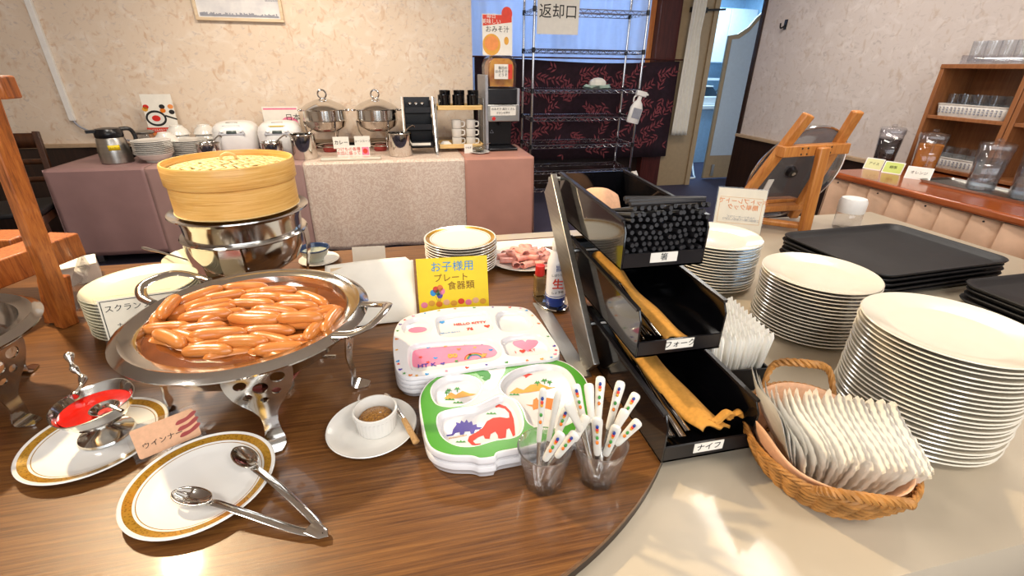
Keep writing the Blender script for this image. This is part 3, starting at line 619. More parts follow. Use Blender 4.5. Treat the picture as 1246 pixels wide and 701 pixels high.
# drink dispenser
M['amber'] = mat('amber_print', '#D69A3A', .3, var=.3, scale=14, col2='#A8501E')
dd = thing('soup_dispenser', 'tall black and silver soup dispenser with clear domed top', 'dispenser', (.83, 4.23, BZ), .05)
MB().box(-.13, .13, -.17, .17, 0, .025).box(-.12, .12, .02, .17, .025, .24).build('base', M['black'], dd, bev=.008)
MB().box(-.14, .14, -.15, .17, .24, .375).build('control_box', M['steel_b'], dd, bev=.006)
MB().box(-.11, .11, -.155, -.149, .29, .36).build('label_plate', M['paper'], dd); text('おみそ汁 具だくさん', .022, M['ink'], dd, (0, -.157, .34)); text('ボタンを押す', .02, M['ink'], dd, (0, -.157, .31))
for x in (-.08,): MB().lathe([(0, 0), (.016, 0), (.014, .008), (0, .009)], 14, M=Matrix.Translation((x, -.15, .265)) @ Matrix.Rotation(pi/2, 4, 'X')).build('button', M['red'], dd)
MB().box(-.13, .13, -.13, .17, .375, .5).build('head', M['black'], dd, bev=.01)
MB().box(-.15, -.125, -.15, .17, 0, .60).build('side_panel', M['grey'], dd, bev=.006)
MB().box(.125, .145, -.15, .17, .24, .50).build('side_panel', M['grey'], dd, bev=.006)
dm = [(-.115, 0), (.115, 0), (.12, .17), (.105, .22), (.07, .245), (-.07, .245), (-.105, .22), (-.12, .17)]
MXZ = lambda y0: Matrix(((1, 0, 0, 0), (0, 0, 1, y0), (0, 1, 0, .5), (0, 0, 0, 1)))
MB().prism(dm, -.13, .12, MXZ(0)).build('clear_dome', M['plasticclear'], dd, bev=.01)
MB().prism([(x*.86, .012+z*.86) for x, z in dm], -.1, .09, MXZ(0)).build('contents', M['amber'], dd)
MB().box(-.07, .08, -.139, -.134, .57, .68).build('notice', M['paper'], dd); text('毎日の\nおみそ汁を\nどうぞ', .026, M['ink'], dd, (0, -.141, .625)); MB().box(.045, .08, -.1405, -.1395, .57, .68).build('notice_edge', M['red_ink'], dd)
text('△', .04, M['greyink'], dd, (-.06, .016, .14)); MB().tube([(0, -.03, .2), (0, -.03, .245)], .012).build('spout', M['black'], dd)
p = board('soup_poster', 'small soup poster with rounded orange tab standing on the dispenser', 'poster', (.70, 4.25, BZ+.745), (.95, 4.25, BZ+.745), .30, 3)
flat(p, 'orange_header', 'red_ink', [(-.12, .215), (.12, .245), (.12, .295), (-.12, .295)]); flat(p, 'tab', 'red_ink', ell(.08, .305, .045, .05), -.0009); text('毎日\n美味しい', .04, M['paper'], p, (-.05, -.002, .265)); text('おみそ汁', .05, M['ink'], p, (0, -.0015, .19))
flat(p, 'bowl_photo', 'sand', ell(-.05, .08, .075, .08)); flat(p, 'soup_photo', 'orange_ink', ell(-.05, .09, .058, .055), -.0012); flat(p, 'figure_photo', 'sand', ell(.075, .11, .02, .03), -.0012)
sb = thing('condiment_saucer', 'white saucer with glass bowl of greens and a spoon near the dispenser', 'saucer', (.62, 4.0, BZ)); MB().lathe(plate_mesh(.085, h=.012), 28).build('saucer', M['china'], sb)
MB().lathe([(0, .012), (.03, .012), (.05, .03), (.058, .055)], 24).build('glass_bowl', M['glass'], sb, solid=.002)
M['greens'] = mat('greens', '#4F5A2A', .7, var=.4, scale=80, bump=.5, col2='#7A4A2A'); MB().lathe([(0, .016), (.03, .017), (.047, .032), (.045, .045), (.02, .052), (0, .05)], 20).build('greens', M['greens'], sb)
MB().tube(spline([(0, 0, .05), (.05, .02, .06), (.1, .04, .075)], 8), .005, 6, flat=.6).build('spoon', M['steel'], sb)
p = board('name_card', 'tiny white card beside the saucer of greens', 'card', (.49, 3.99, BZ), (.56, 3.99, BZ), .075, 8); text('小ねぎ', .018, M['ink'], p, (0, -.001, .045))
# ================================================================ WIRE RACK
RX0, RX1, RY0, RY1 = 1.28, 2.42, 4.8, 5.2
rk = thing('wire_rack', 'tall chrome wire shelving rack in front of the window', 'rack', (RX0, RY0, 0))
wR, dR = RX1-RX0, RY1-RY0
for x in (0, wR):
    for y in (0, dR):
        po = MB().tube([(x, y, .02), (x, y, 2.05)], .0125, 10).build('post', M['chrome'], rk); MB().lathe([(0, 0), (.02, 0), (.02, .012), (.01, .025), (0, .025)], 10, (x, y, 0)).build('foot', M['black'], po)
for z in (.17, .36, .625, .895, 1.16, 1.52, 1.86):
    s_ = MB()
    for y in (0, dR):
        s_.tube([(0, y, z), (wR, y, z)], .004, 5).tube([(0, y, z-.03), (wR, y, z-.03)], .004, 5)
        n = 26; s_.tube([(wR*i/n, y, z-.03*(i % 2)) for i in range(n+1)], .003, 4)
    for x in (0, wR):
        s_.tube([(x, 0, z), (x, dR, z)], .004, 5).tube([(x, 0, z-.03), (x, dR, z-.03)], .004, 5); n = 10; s_.tube([(x, dR*i/n, z-.03*(i % 2)) for i in range(n+1)], .003, 4)
    sf = s_.build('shelf', M['chrome'], rk)
    wv = MB()
    for k in range(1, 44): wv.tube([(wR*k/44, 0, z+.003), (wR*k/44, dR, z+.003)], .0022, 4)
    wv.build('shelf_wires', M['chrome'], sf)['kind'] = 'stuff'
    for x in (0, wR):
        for y in (0, dR): MB().lathe([(.0135, -.034), (.019, -.03), (.017, .012), (.0135, .012)], 10, (x, y, z)).build('clip', M['black'], sf)
p = board('return_sign', 'white paper sign tied to the top of the wire rack', 'sign', AY(653, 42, 4.77), AY(703, 42, 4.77), .34, 0); text('返却口', .125, M['ink'], p, (0, -.001, .18), bold=.004)
for x in (-.17, .17): MB().tube([(x, .002, .32), (x, .02, .40)], .003, 5).build('tie', M['paper'], p)
gt = thing('tissue_tray', 'pale green tray with a crumpled white tissue on the rack shelf', 'tray', (2.02, 4.95, 1.166))
M['palegreen'] = mat('pale_green', '#BBD3C2', .5); MB().lathe([(0, 0), (.1, 0), (.13, .015), (.125, .018), (.095, .006), (0, .006)], 20, sx=1.1, sy=.8).build('tray', M['palegreen'], gt)
random.seed(2); MB().ball((0, 0, .05), .08, 9, 1.2, .75, .7).build('tissue', M['paper'], gt, smooth=20)
for v in gt.children[1].data.vertices: v.co += V((random.uniform(-.022, .022), random.uniform(-.015, .015), random.uniform(-.012, .03)))
sp = thing('spray_bottle', 'white plastic spray bottle hanging by its trigger from the rack shelf', 'spray bottle', (2.37, 4.77, .84), .3)
sp.rotation_euler = (0, .22, 0)
MB().loft([[(x*k, y*k*.6, z) for x, y in ell(0, 0, .07, .06, 20)] for z, k in ((0, .9), (.01, 1), (.15, 1), (.2, .7), (.23, .32), (.27, .3))]).build('bottle', M['white'], sp)
MB().box(-.055, .06, -.02, .02, .27, .32).beam((.06, 0, .3), (.085, 0, .3), .02, .02).build('spray_head', M['white'], sp, bev=.006)
MB().tube(spline([(-.02, 0, .28), (-.06, 0, .25), (-.055, 0, .2)], 8), .008, 6).build('trigger', M['white'], sp)
MB().box(-.045, .045, -.0385, -.036, .05, .15).build('label', M['greyink'], sp)
# ================================================================ SIDEBOARD ALONG THE SIDE WALL
M['skirt'] = mat('skirt_cloth', '#DDB596', .8, var=.07, scale=14, bump=.15, bscale=22)
SBZ = .80
sb_ = thing('sideboard', 'reddish wooden sideboard with pleated salmon skirt along the side wall', 'sideboard', (2.6, 1.3, 0))
MB().box(0, .85, -1.1, 1.16, SBZ-.04, SBZ).build('worktop', M['topwood'], sb_, bev=.012, seg=3)
MB().box(.08, .84, -1.05, 1.1, .05, SBZ-.041).build('carcass', M['wainscot'], sb_)
def pleat(t):
    k = t/.135; f = k-floor(k); return .036*(1-f)**1.2+.003*sin(t*60)
MB().grid(lambda u, v: (.035-pleat(u*2.2)*(.5+.8*v)*.9, 1.13-2.2*u+.012*v*sin(u*41), SBZ-.045-.68*v), 420, 7).build('pleated_skirt', M['skirt'], sb_, solid=.002, smooth=22)
MB().grid(lambda u, v: (.03+.8*u, 1.135+pleat(u*.8)*(.4+.8*v), SBZ-.045-.68*v), 120, 7).build('pleated_skirt', M['skirt'], sb_, solid=.002, smooth=22)
MB().box(.02, .84, 1.135, 1.15, SBZ-.07, SBZ-.045).build('band', M['skirt'], sb_)
for k in range(8):
    y = 1.06-.27*k; MB().lathe([(0, 0), (.005, 0), (.004, .004), (0, .005)], 8, M=Matrix.Translation((.004, y, SBZ-.058)) @ Matrix.Rotation(-pi/2, 4, 'Y')).build('pin', M['black'], sb_)
def cabinet(label, y0, y1):
    o = thing('glass_cabinet', label, 'cabinet', (3.2, (y0+y1)/2, SBZ), 0, 'open wooden glass cabinets'); h = (y1-y0)/2; z1 = .61; t = .024
    for s_ in (-1, 1): MB().box(0, .27, s_*h-(t if s_ > 0 else 0), s_*h+(t if s_ < 0 else 0), 0, z1).build('side_panel', M['cabinet'], o, bev=.002)
    MB().box(-.004, .272, -h, h, z1-t, z1).build('top_panel', M['cabinet'], o, bev=.002)
    for z in (.012, .306): MB().box(.004, .265, -h+t, h-t, z, z+.02).build('shelf', M['cabinet'], o, bev=.002)
    MB().box(.262, .27, -h+t, h-t, 0, z1-t).build('back_panel', M['cabinet'], o)
    return o
cabinet('open brown wooden cabinet holding baskets of glasses behind the juice pitcher', 2.0, 2.46)
cabinet('open brown wooden cabinet cut off at the photo edge', 1.5, 1.995)
M['greybasket'] = mat('grey_plastic', '#C9C2BA', .45, alpha=1)
def crate(label, c, sx, sy, h):
    o = thing('plastic_basket', label, 'basket', c, 0, 'plastic glass baskets')
    MB().loft([[(x*k, y*k, z) for x, y in rrect(-sx/2, sx/2, -sy/2, sy/2, .02, 4)] for z, k in ((0, .93), (h, 1))], True, False).build('shell', M['greybasket'], o, solid=.003)
    MB().tube([(x, y, h) for x, y in rrect(-sx/2, sx/2, -sy/2, sy/2, .02, 4)], .004, 6, closed=True).build('rim', M['greybasket'], o)
    d = MB()
    for r in range(3):
        for k in range(16): d.box(-sx/2-.0035, -sx/2+.004, -sy/2*.86+sy*.86*k/15-.004, -sy/2*.86+sy*.86*k/15+.004, h*(.28+.2*r), h*(.38+.2*r))
    d.build('perforations', M['greyink'], o, smooth=0)['kind'] = 'stuff'
crate('pale plastic basket of tumblers on the middle cabinet shelf', (3.33, 2.235, SBZ+.327), .2, .38, .065)
crate('pale plastic basket of cups on the lowest cabinet shelf', (3.33, 2.235, SBZ+.033), .2, .38, .06)
tum = MB().lathe([(0, 0), (.027, 0), (.029, .005), (.033, .115), (.0315, .115), (.0275, .008), (0, .007)], 18).build('tumbler', M['glass'])
fst = True
def addtum(x, y, z, lb, gr):
    global fst
    o = tum if fst else tum.copy()
    if not fst: COL.objects.link(o)
    fst = False; o.location = (x, y, z); tag(o, lb, 'glass', gr)
for r_ in range(2):
    for k in range(5): addtum(3.29+.075*r_, 2.08+.075*k, SBZ+.333, 'clear tumbler, %s from the juice side, %s row of the middle shelf basket' % (ORD[4-k], ('front', 'rear')[r_]), 'tumblers on the middle shelf')
for k in range(5): addtum(3.29, 2.08+.075*k, SBZ+.039, 'clear cup, %s from the juice side in the lowest shelf basket' % ORD[4-k], 'cups on the lowest shelf')
at_ = thing('acrylic_tray', 'clear acrylic tray of glasses on top of the cabinet', 'tray', (3.33, 2.1, SBZ+.611))
MB().loft([[(x, y, z) for x, y in rrect(-.12, .12, -.3, .28, .02, 4)] for z in (0, .045)], True, False).build('shell', M['plasticclear'], at_, solid=.003)
for k in range(8): addtum(3.29, 1.84+.074*k, SBZ+.615, 'clear tumbler, %s from the wall end of the acrylic tray on the cabinet' % ORD[7-k], 'tumblers on top of the cabinet')
# pitchers
M['iced_coffee'] = mat('iced_coffee', '#23100C', .1); M['orange_juice'] = mat('orange_juice', '#E08A1E', .25); M['water'] = thin('water', '#E2EAEE', .2, .03, .02)
def pitcher(label, x, y, fill, lev, ang=3.9):
    o = thing('pitcher', label, 'pitcher', (x, y, SBZ+.006), ang, 'plastic drink pitchers'); H = .225
    sec = lambda r, z: [(a*r/.06, b*r/.06, z) for a, b in rrect(-.06, .06, -.06, .06, .03, 5)]
    MB().loft([sec(.053, 0), sec(.055, .004), sec(.066, H)], True, False).build('body', M['plasticclear'], o, solid=.0025, off=-1)
    MB().loft([sec(.068, H-.02), sec(.068, H+.004), sec(.064, H+.012), sec(.03, H+.018)]).build('lid', M['plasticclear'], o)
    MB().lathe([(0, 0), (.014, 0), (.016, .01), (.01, .016), (0, .016)], 14, (0, 0, H+.018)).build('lid_knob', M['plasticclear'], o)
    MB().beam((.075, 0, H*.9), (.105, 0, H*.86), .02, .01).beam((.104, 0, H*.88), (.097, 0, H*.28), .02, .01).beam((.1, 0, H*.3), (.06, 0, H*.22), .02, .01).build('handle', M['plasticclear'], o, bev=.002)
    MB().loft([sec(.0515, .006), sec(.0515+.0118*lev, .006+H*lev)]).build('drink', M[fill], o)
pitcher('covered pitcher of dark iced coffee beside the cabinet', 3.06, 2.50, 'iced_coffee', .74)
pitcher('covered pitcher of orange juice in front of the cabinet', 3.05, 2.235, 'orange_juice', .74)
pitcher('covered pitcher of clear water on the dark tray', 2.98, 1.86, 'water', .66)
pitcher('covered pitcher cut off at the photo edge', 2.98, 1.66, 'water', .7)
dt = thing('drip_tray', 'shallow dark tray under the water pitchers', 'tray', (2.98, 1.80, SBZ))
MB().loft([[(x*k, y*k, z) for x, y in rrect(-.12, .12, -.3, .3, .03, 4)] for z, k in ((0, .95), (.003, .97), (.014, 1.0), (.0145, .985), (.005, .95))]).build('tray', M['steel_b'], dt)
M['lime'] = mat('lime_card', '#C6D472', .6, var=.04); M['olive'] = mat('pale_yellow_card', '#D9D8A0', .6, var=.04)
for (p1, p2, mt, tx, lb) in (((2.88, 2.47), (2.915, 2.375), 'olive', 'アイス', 'pale yellow drink card in a clear frame at the far end of the sideboard'), ((2.885, 2.345), (2.925, 2.25), 'lime', '緑茶', 'lime green drink card in a clear frame before the coffee pitcher'), ((2.87, 2.185), (2.93, 2.08), 'paper', 'オレンジ', 'white drink card in front of the orange juice pitcher')):
    q = board('drink_card', lb, 'card', (*p1, SBZ), (*p2, SBZ), .072, 22, .004, 'white'); q['group'] = 'drink name cards'
    W_ = q['w']/2; flat(q, 'coloured_face', mt, rrect(-W_+.005, W_-.005, .005, .067, .006, 3)); text(tx, .02, M['ink'], q, (0, -.0014, .037))
    MB().box(-W_, W_, .004, .05, 0, .003).build('foot', M['plasticclear'], q)
# ================================================================ CLOTH-COVERED TABLE
CT = .69
M['vinylcloth'] = mat('vinyl_cloth', '#BDAF99', .30, var=.05, scale=5, coat=.3, bump=.12, bscale=7)
M['vinylside'] = M['vinylcloth']
tb = thing('serving_table', 'serving table hidden under the cream vinyl cloth', 'table', (1.3, 1.1, 0))
MB().box(-1.12, 1.08, -.79, .8, CT-.035, CT-.004).build('tabletop', M['cabinet'], tb)
for x in (-1.0, 1.0):
    for y in (-.7, .7): MB().box(x-.025, x+.025, y-.025, y+.025, 0, CT-.035).build('leg', M['steel_b'], tb)
def vin(u, v):
    X0, X1, Y0, Y1 = .15, 2.4, .295, 1.93
    return (X0+(X1-X0)*u, Y0+(Y1-Y0)*v, CT)
mb = MB().grid(lambda u, v: (.15+2.25*u, .30+1.63*v, CT), 60, 44)
mb.grid(lambda u, v: (.15+2.25*u, .30-.012*sin(min(1, v*4)*pi/2)-.012*v*(1+sin(u*44)), CT-.012*(1-cos(min(1, v*4)*pi/2))-.42*max(0, v-.02)), 90, 14)
mb.grid(lambda u, v: (2.4+.012*v*(1+sin(u*30)), .30+1.63*u, CT-.42*v), 40, 8)
mb.grid(lambda u, v: (.15+2.25*u, 1.93+.012*v*(1+sin(u*40)), CT-.42*v), 40, 8)
_n = M['vinylcloth'].node_tree; _bp = next(n for n in _n.nodes if n.type == 'BUMP'); _n.links.new(_bp.outputs[0], _n.nodes['Principled BSDF'].inputs['Coat Normal'])
tag(mb.build('vinyl_tablecloth', M['vinylcloth'], smooth=60), 'cream tablecloth under glossy clear vinyl on the plate table', 'tablecloth')
# dinner plate stacks
plates('dinner_plate', 'top white dinner plate of the tall stack nearest the table edge', 'white dinner plate within the tall stack nearest the table edge', 'plate', M['cream'], .145, 23, .0099, (1.0, .57), CT+.001, 'dinner plates in the stack nearest the table edge', 64, .02, .002)
plates('dinner_plate', 'top white dinner plate of the middle stack behind the wicker basket', 'white dinner plate within the middle stack behind the wicker basket', 'plate', M['cream'], .145, 17, .0099, (1.09, .955), CT+.001, 'dinner plates in the middle stack', 60, .02, .002)
plates('dinner_plate', 'top white dinner plate of the farthest stack beside the chopstick bin', 'white dinner plate within the farthest stack beside the chopstick bin', 'plate', M['cream'], .145, 16, .0099, (1.01, 1.31), CT+.001, 'dinner plates in the farthest stack', 56, .02, .002)
# black trays
M['traytop'] = mat('tray_surface', '#2E2926', .5, var=.08)
def tray(label, group, c, rz, z, first):
    W_, D_ = .60, .44
    lp = lambda ins, zz: [(x, y, zz) for x, y in rrect(-W_/2+ins, W_/2-ins, -D_/2+ins, D_/2-ins, max(.055-ins*.6, .01), 8)]
    o = MB().loft([lp(.03, 0), lp(.022, .003), lp(.004, .016), lp(0, .022), lp(.001, .0245), lp(.006, .0245), lp(.014, .018), lp(.026, .0075), lp(.032, .006), lp(.2, .006)]).build('serving_tray', M['black_m'])
    return o
t0 = tray(0, 0, 0, 0, 0, 0); used = False
for c, rz, n, where in (((1.735, 1.285), .045, 5, 'the tray stack behind the plates'), ((2.0, .79), .0, 4, 'the tray stack cut off at the photo edge')):
    for i in range(n):
        o = t0 if not used else t0.copy()
        if used: COL.objects.link(o)
        used = True; o.location = (c[0]+.003*((i*7) % 3), c[1]-.002*((i*5) % 3), CT+.001+.0165*i); o.rotation_euler = (0, 0, rz+.004*((i*3) % 4))
        tag(o, ('top black serving tray of ' if i == n-1 else 'black tray, %s from top of ' % ORD[n-1-i])+where, 'tray', 'black trays in '+where)
# white canister
wc = thing('white_canister', 'white round canister top standing behind the black trays', 'canister', (2.02, 1.72, CT))
MB().lathe([(0, 0), (.052, 0), (.055, .01), (.055, .075), (.052, .08), (0, .08)], 32).build('body', M['plasticclear'], wc)
MB().lathe([(0, .08), (.055, .08), (.057, .085), (.057, .13), (.05, .145), (0, .147)], 32).build('lid', M['white'], wc)
# easel with pan lid
ez = thing('wooden_easel', 'oak folding easel seen from behind, standing on the plate table', 'easel', (0, 0, 0))
def leg(p, q, n_='leg', wx=.048, wy=.03, up=(0, 1, .2)):
    p, q = V(p), V(q); o = MB().beam(p, q, wx, wy, up).build(n_, M['oak'], ez, bev=.006); return o
TL, TR_ = V((1.635, 1.71, 1.205)), V((1.885, 1.72, 1.215)); FL, FR_ = V((1.49, 1.89, CT+.012)), V((1.87, 1.89, CT+.012))
leg(FL, TL); leg(FR_, TR_)
for P_ in (TL, TR_): pass
m1 = TL.lerp(FL, .30); m2 = TR_.lerp(FR_, .30)
o = MB().beam(m1+V((-.03, -.03, 0)), m2+V((.02, -.03, 0)), .045, .05, (0, 1, 0)).build('crossbar', M['oak'], ez, bev=.004)
for k, t in enumerate((.2, .3, .62, .72)):
    for dz in (-.012, .012):
        c_ = m1.lerp(m2, t); MB().lathe([(0, 0), (.005, 0), (.004, .002), (0, .003)], 8, M=Matrix.Translation((c_.x, c_.y-.0535, c_.z+dz)) @ Matrix.Rotation(pi/2, 4, 'X')).build('screw', M['black_m'], o)
pm = m1.lerp(m2, .48)
leg((pm.x+.03, pm.y-.075, CT+.01), (pm.x+.01, pm.y-.072, m1.z+.02), 'rear_prop', .05, .03)
l1 = FL.lerp(TL, .12); l2 = FR_.lerp(TR_, .12)
leg(l1+V((-.04, .0, 0)), l2+V((.04, 0, 0)), 'lower_bar', .03, .045, (0, 1, .1))
leg(l1+V((-.02, .06, .02)), l2+V((.02, .06, .02)), 'ledge', .06, .02, (0, 0, 1))
leg(FL+V((.03, .0, .02)), V((pm.x+.03, pm.y-.06, CT+.03)), 'stretcher', .025, .03)
# lid leaning on the easel face
ax = (TL-FL); ez_up = V((0, TL.y-FL.y, TL.z-FL.z)).normalized(); nrm = V((1, 0, 0)).cross(ez_up).normalized()
if nrm.y < 0: nrm = -nrm
lidc = V((1.775, 1.848, .925))
M['smokeglass'] = thin('smoked_glass', '#BDB9BC', .2, .08, .04)
ld = thing('pan_lid', 'large smoked glass pan lid with steel rim leaning on the easel', 'lid', lidc)
xa = V((1, 0, 0)); ya = nrm.cross(xa); Rm = Matrix((xa, ya, nrm)).transposed().to_euler(); ld.rotation_euler = Rm
MB().lathe([(0, .03), (.1, .024), (.2, .007), (.235, 0)], 56).build('glass_disc', M['smokeglass'], ld, solid=.004)
MB().tube([(.238*cos(i*pi/28), .238*sin(i*pi/28), 0) for i in range(56)], .0055, 8, closed=True).build('rim', M['chrome'], ld)
MB().lathe([(0, -.012), (.022, -.012), (.026, 0), (.03, .02), (.015, .034), (0, .034)], 20, (0, 0, .02)).build('knob', M['black'], ld)
MB().lathe([(0, -.016), (.009, -.016), (.009, -.010), (0, -.010)], 12, (0, 0, .02)).build('knob_screw', M['steel'], ld)
MB().box(-.13, -.10, .02, .11, -.004, .0).build('tape_strip', M['paper'], ld)
# mirrored sign in acrylic
M['cardface'] = mat('sign_paper', '#E9E0CC', .6, var=.03)
q = board('acrylic_sign', 'see-through acrylic sign with back-to-front orange lettering behind the plates', 'sign', (1.36, 1.80, CT), (1.535, 1.70, CT), .20, 14, .003, 'cardface')
text('ホットプレートで\n簡単クック', .026, M['orange_ink'], q, (.01, -.001, .13), mirror=True, bold=.006); text('ハムやソーセージなど\nご自由に焼いてお召し上がり', .012, M['greyink'], q, (.01, -.001, .068), mirror=True)
g = MB(); W_ = q['w']/2
for a, b, c_, d in ((-W_+.012, W_-.012, .16, .1612), (-W_+.012, W_-.012, .045, .0462), (-W_+.012, -W_+.0132, .045, .16), (W_-.0132, W_-.012, .045, .16)): g.box(a, b, -.0008, 0, c_, d)
g.build('border_line', M['sand'], q); MB().box(-W_-.004, W_+.004, .003, .0055, -.0, .205).build('acrylic_sheet', M['acryl'], q); MB().box(-W_, W_, 0, .06, 0, .003).build('foot', M['acryl'], q)
# paper napkins in a black holder
nb = thing('napkin_holder', 'black open box holding white paper napkins beside the lowest cutlery bin', 'holder', (.715, .85, CT), -.1)
n_ = MB(); W_, D_, h_ = .075, .115, .06
n_.box(-W_, W_, -D_, D_, 0, .004).box(-W_, -W_+.004, -D_, D_, .004, h_).box(W_-.004, W_, -D_, D_, .004, h_).box(-W_+.004, W_-.004, -D_, -D_+.004, .004, h_).box(-W_+.004, W_-.004, D_-.004, D_, .004, h_)
n_.build('box', M['black'], nb)
M['napkin'] = mat('napkin_paper', '#E8E3D8', .8, var=.02, sss=.1)
random.seed(11)
def napk(L=.2, H=.125):
    n = 22; vs = []; 
    for i in range(n+1):
        y = -L/2+L*i/n; z = H+.005*(1 if i % 2 else -1)
        vs += [(0, y, 0), (.004*sin(y*40), y, H*.5), (.0, y, z)]
    fs = []
    for i in range(n):
        for k in range(2): fs.append((3*i+k, 3*i+3+k, 3*i+4+k, 3*i+1+k))
    return MB().add(vs, fs)
nk = napk().build('paper_napkin', M['napkin'], solid=.0022)
R = Matrix.Rotation(-.1, 3, 'Z')
for i in range(17):
    o = nk if i == 0 else nk.copy()
    if i: COL.objects.link(o)
    q_ = R @ V((-.06+.0075*i, random.uniform(-.006, .006), 0)); o.location = (.715+q_.x, .85+q_.y, CT+.006+random.uniform(0, .006)); o.rotation_euler = (0, .016*(i-5), -.1+random.uniform(-.03, .03))
    tag(o, 'folded white paper napkin, %s from the bin side of the black holder' % ORD[i], 'napkin', 'paper napkins in the black holder')
# ================================================================ WICKER BASKET OF WET TOWELS
BX, BY = .70, .50
def bk(a, t):   # t 0 base ..1 rim
    rx, ry = .088+.042*t**.7, .10+.052*t**.7
    return (rx*cos(a), ry*sin(a), .006+.066*t+.012*t*abs(sin(a))**2)
wb = thing('wicker_basket', 'oval woven wicker basket with two rope handles in the foreground', 'basket', (BX, BY, CT), -.35)
g = MB()
for k in range(30):
    a = 2*pi*k/30; g.tube([bk(a, t/6) for t in range(7)], .003, 5)
g.build('stakes', M['wicker'], wb)['kind'] = 'stuff'
for r in range(12):
    t = (r+.3)/12.3
    pts = []
    for i in range(120):
        a = 2*pi*i/120; x, y, z = bk(a, t); s_ = .0052*sin(15*a+(r % 2)*pi); L_ = hypot(x, y); pts.append((x+x/L_*s_, y+y/L_*s_, z))
    MB().tube(pts, .0034, 6, closed=True, flat=1.15).build('weave_strand', M['wicker'], wb)
for ph in (0, 2*pi/3, 4*pi/3):
    MB().tube([(lambda p: (p[0]*(1+.018*cos(22*a+ph)), p[1]*(1+.018*cos(22*a+ph)), p[2]+.0032*sin(22*a+ph)))(bk(a, 1)) for a in [2*pi*i/220 for i in range(220)]], .0032, 5, closed=True).build('rim_strand', M['wicker'], wb)
MB().lathe([(0, 0), (.09, 0), (.093, .005), (.09, .009), (0, .009)], 30, sx=1, sy=1.13).build('base', M['wicker'], wb)
for a0 in (pi/2-.05, -pi/2-.05):
    A0, A1 = V(bk(a0-.55, .95)), V(bk(a0+.55, .95)); out = V((cos(a0), sin(a0), 0))
    lift = .075 if a0 > 0 else .028
    path = spline([A0, A0.lerp(A1, .12)+out*.02+V((0, 0, lift*.7)), A0.lerp(A1, .5)+out*(.03 if a0 < 0 else .0)+V((0, 0, lift)), A0.lerp(A1, .88)+out*.02+V((0, 0, lift*.7)), A1], 60)
    h_ = None
    for ph in (0, 2*pi/3, 4*pi/3):
        q_ = MB().tube([p_+V((0, 0, 1)).cross((path[min(i+1, 60)]-path[max(i-1, 0)]).normalized())*.005*cos(i*.75+ph)+V((0, 0, .005*sin(i*.75+ph))) for i, p_ in enumerate(path)], .0045, 5).build('handle' if h_ is None else 'handle_strand', M['wicker'], h_ or wb)
        h_ = h_ or q_
ln = MB().grid(lambda u, v: tuple((lambda a, t: (lambda p: (p[0]*.93, p[1]*.93, p[2]+.006+(.022*max(0, sin(2*a+.4+pi/4))**3)*t*t))(bk(a, t)))(2*pi*u, .15+.9*v)), 72, 10, cu=True).build('liner_napkin', M['salmon'], solid=.002)
ln.location = (BX, BY, CT); ln.rotation_euler = (0, 0, -.35); tag(ln, 'salmon pink napkin lining the wicker basket', 'napkin')
M['sachet'] = mat('sachet_film', '#EFEAE0', .25, var=.02, scale=18, coat=.5, bump=.5, bscale=26)
def sachet(L=.155, H=.10):
    n, m = 16, 8; vs = []; fs = []
    for s_ in (-1, 1):
        for j in range(m+1):
            for i in range(n+1):
                u, v = i/n, j/m; th = .0034*(sin(pi*u)*sin(pi*v))**.35
                vs.append((s_*th+.004*sin(u*7), -L/2+L*u+(.0025 if j % 2 else 0)*(i in (0, n)), H*v+(.0025 if i % 2 else 0)*(j in (0, m))))
    k = (n+1)*(m+1)
    for s_ in (0, 1):
        for j in range(m):
            for i in range(n):
                a = s_*k+j*(n+1)+i; fs.append((a, a+1, a+n+2, a+n+1))
    return MB().add(vs, fs)
sa = sachet().build('towel_sachet', M['sachet']); random.seed(21)
Rb = Matrix.Rotation(-.35, 3, 'Z')
for i in range(24):
    o = sa if i == 0 else sa.copy()
    if i: COL.objects.link(o)
    tall = i < 4; t = i/23
    p_ = Rb @ V((-.085+.17*t, .012-.01*t+random.uniform(-.006, .006), 0))
    o.location = (BX+p_.x, BY+p_.y, CT+.022+(.05-.012*i if tall else 0)+random.uniform(0, .006)); o.rotation_euler = (random.uniform(-.05, .05)+(.1 if tall else .2), (-.42+.85*t), -.35+random.uniform(-.05, .05))
    tag(o, 'wrapped wet towel sachet, %s from the bin side of the basket, sticking up high' % ORD[i] if tall else 'wrapped wet towel sachet, %s from the bin side of the wicker basket' % ORD[i], 'wet towel', 'tall wet towels in the basket' if tall else 'wet towels in the basket')
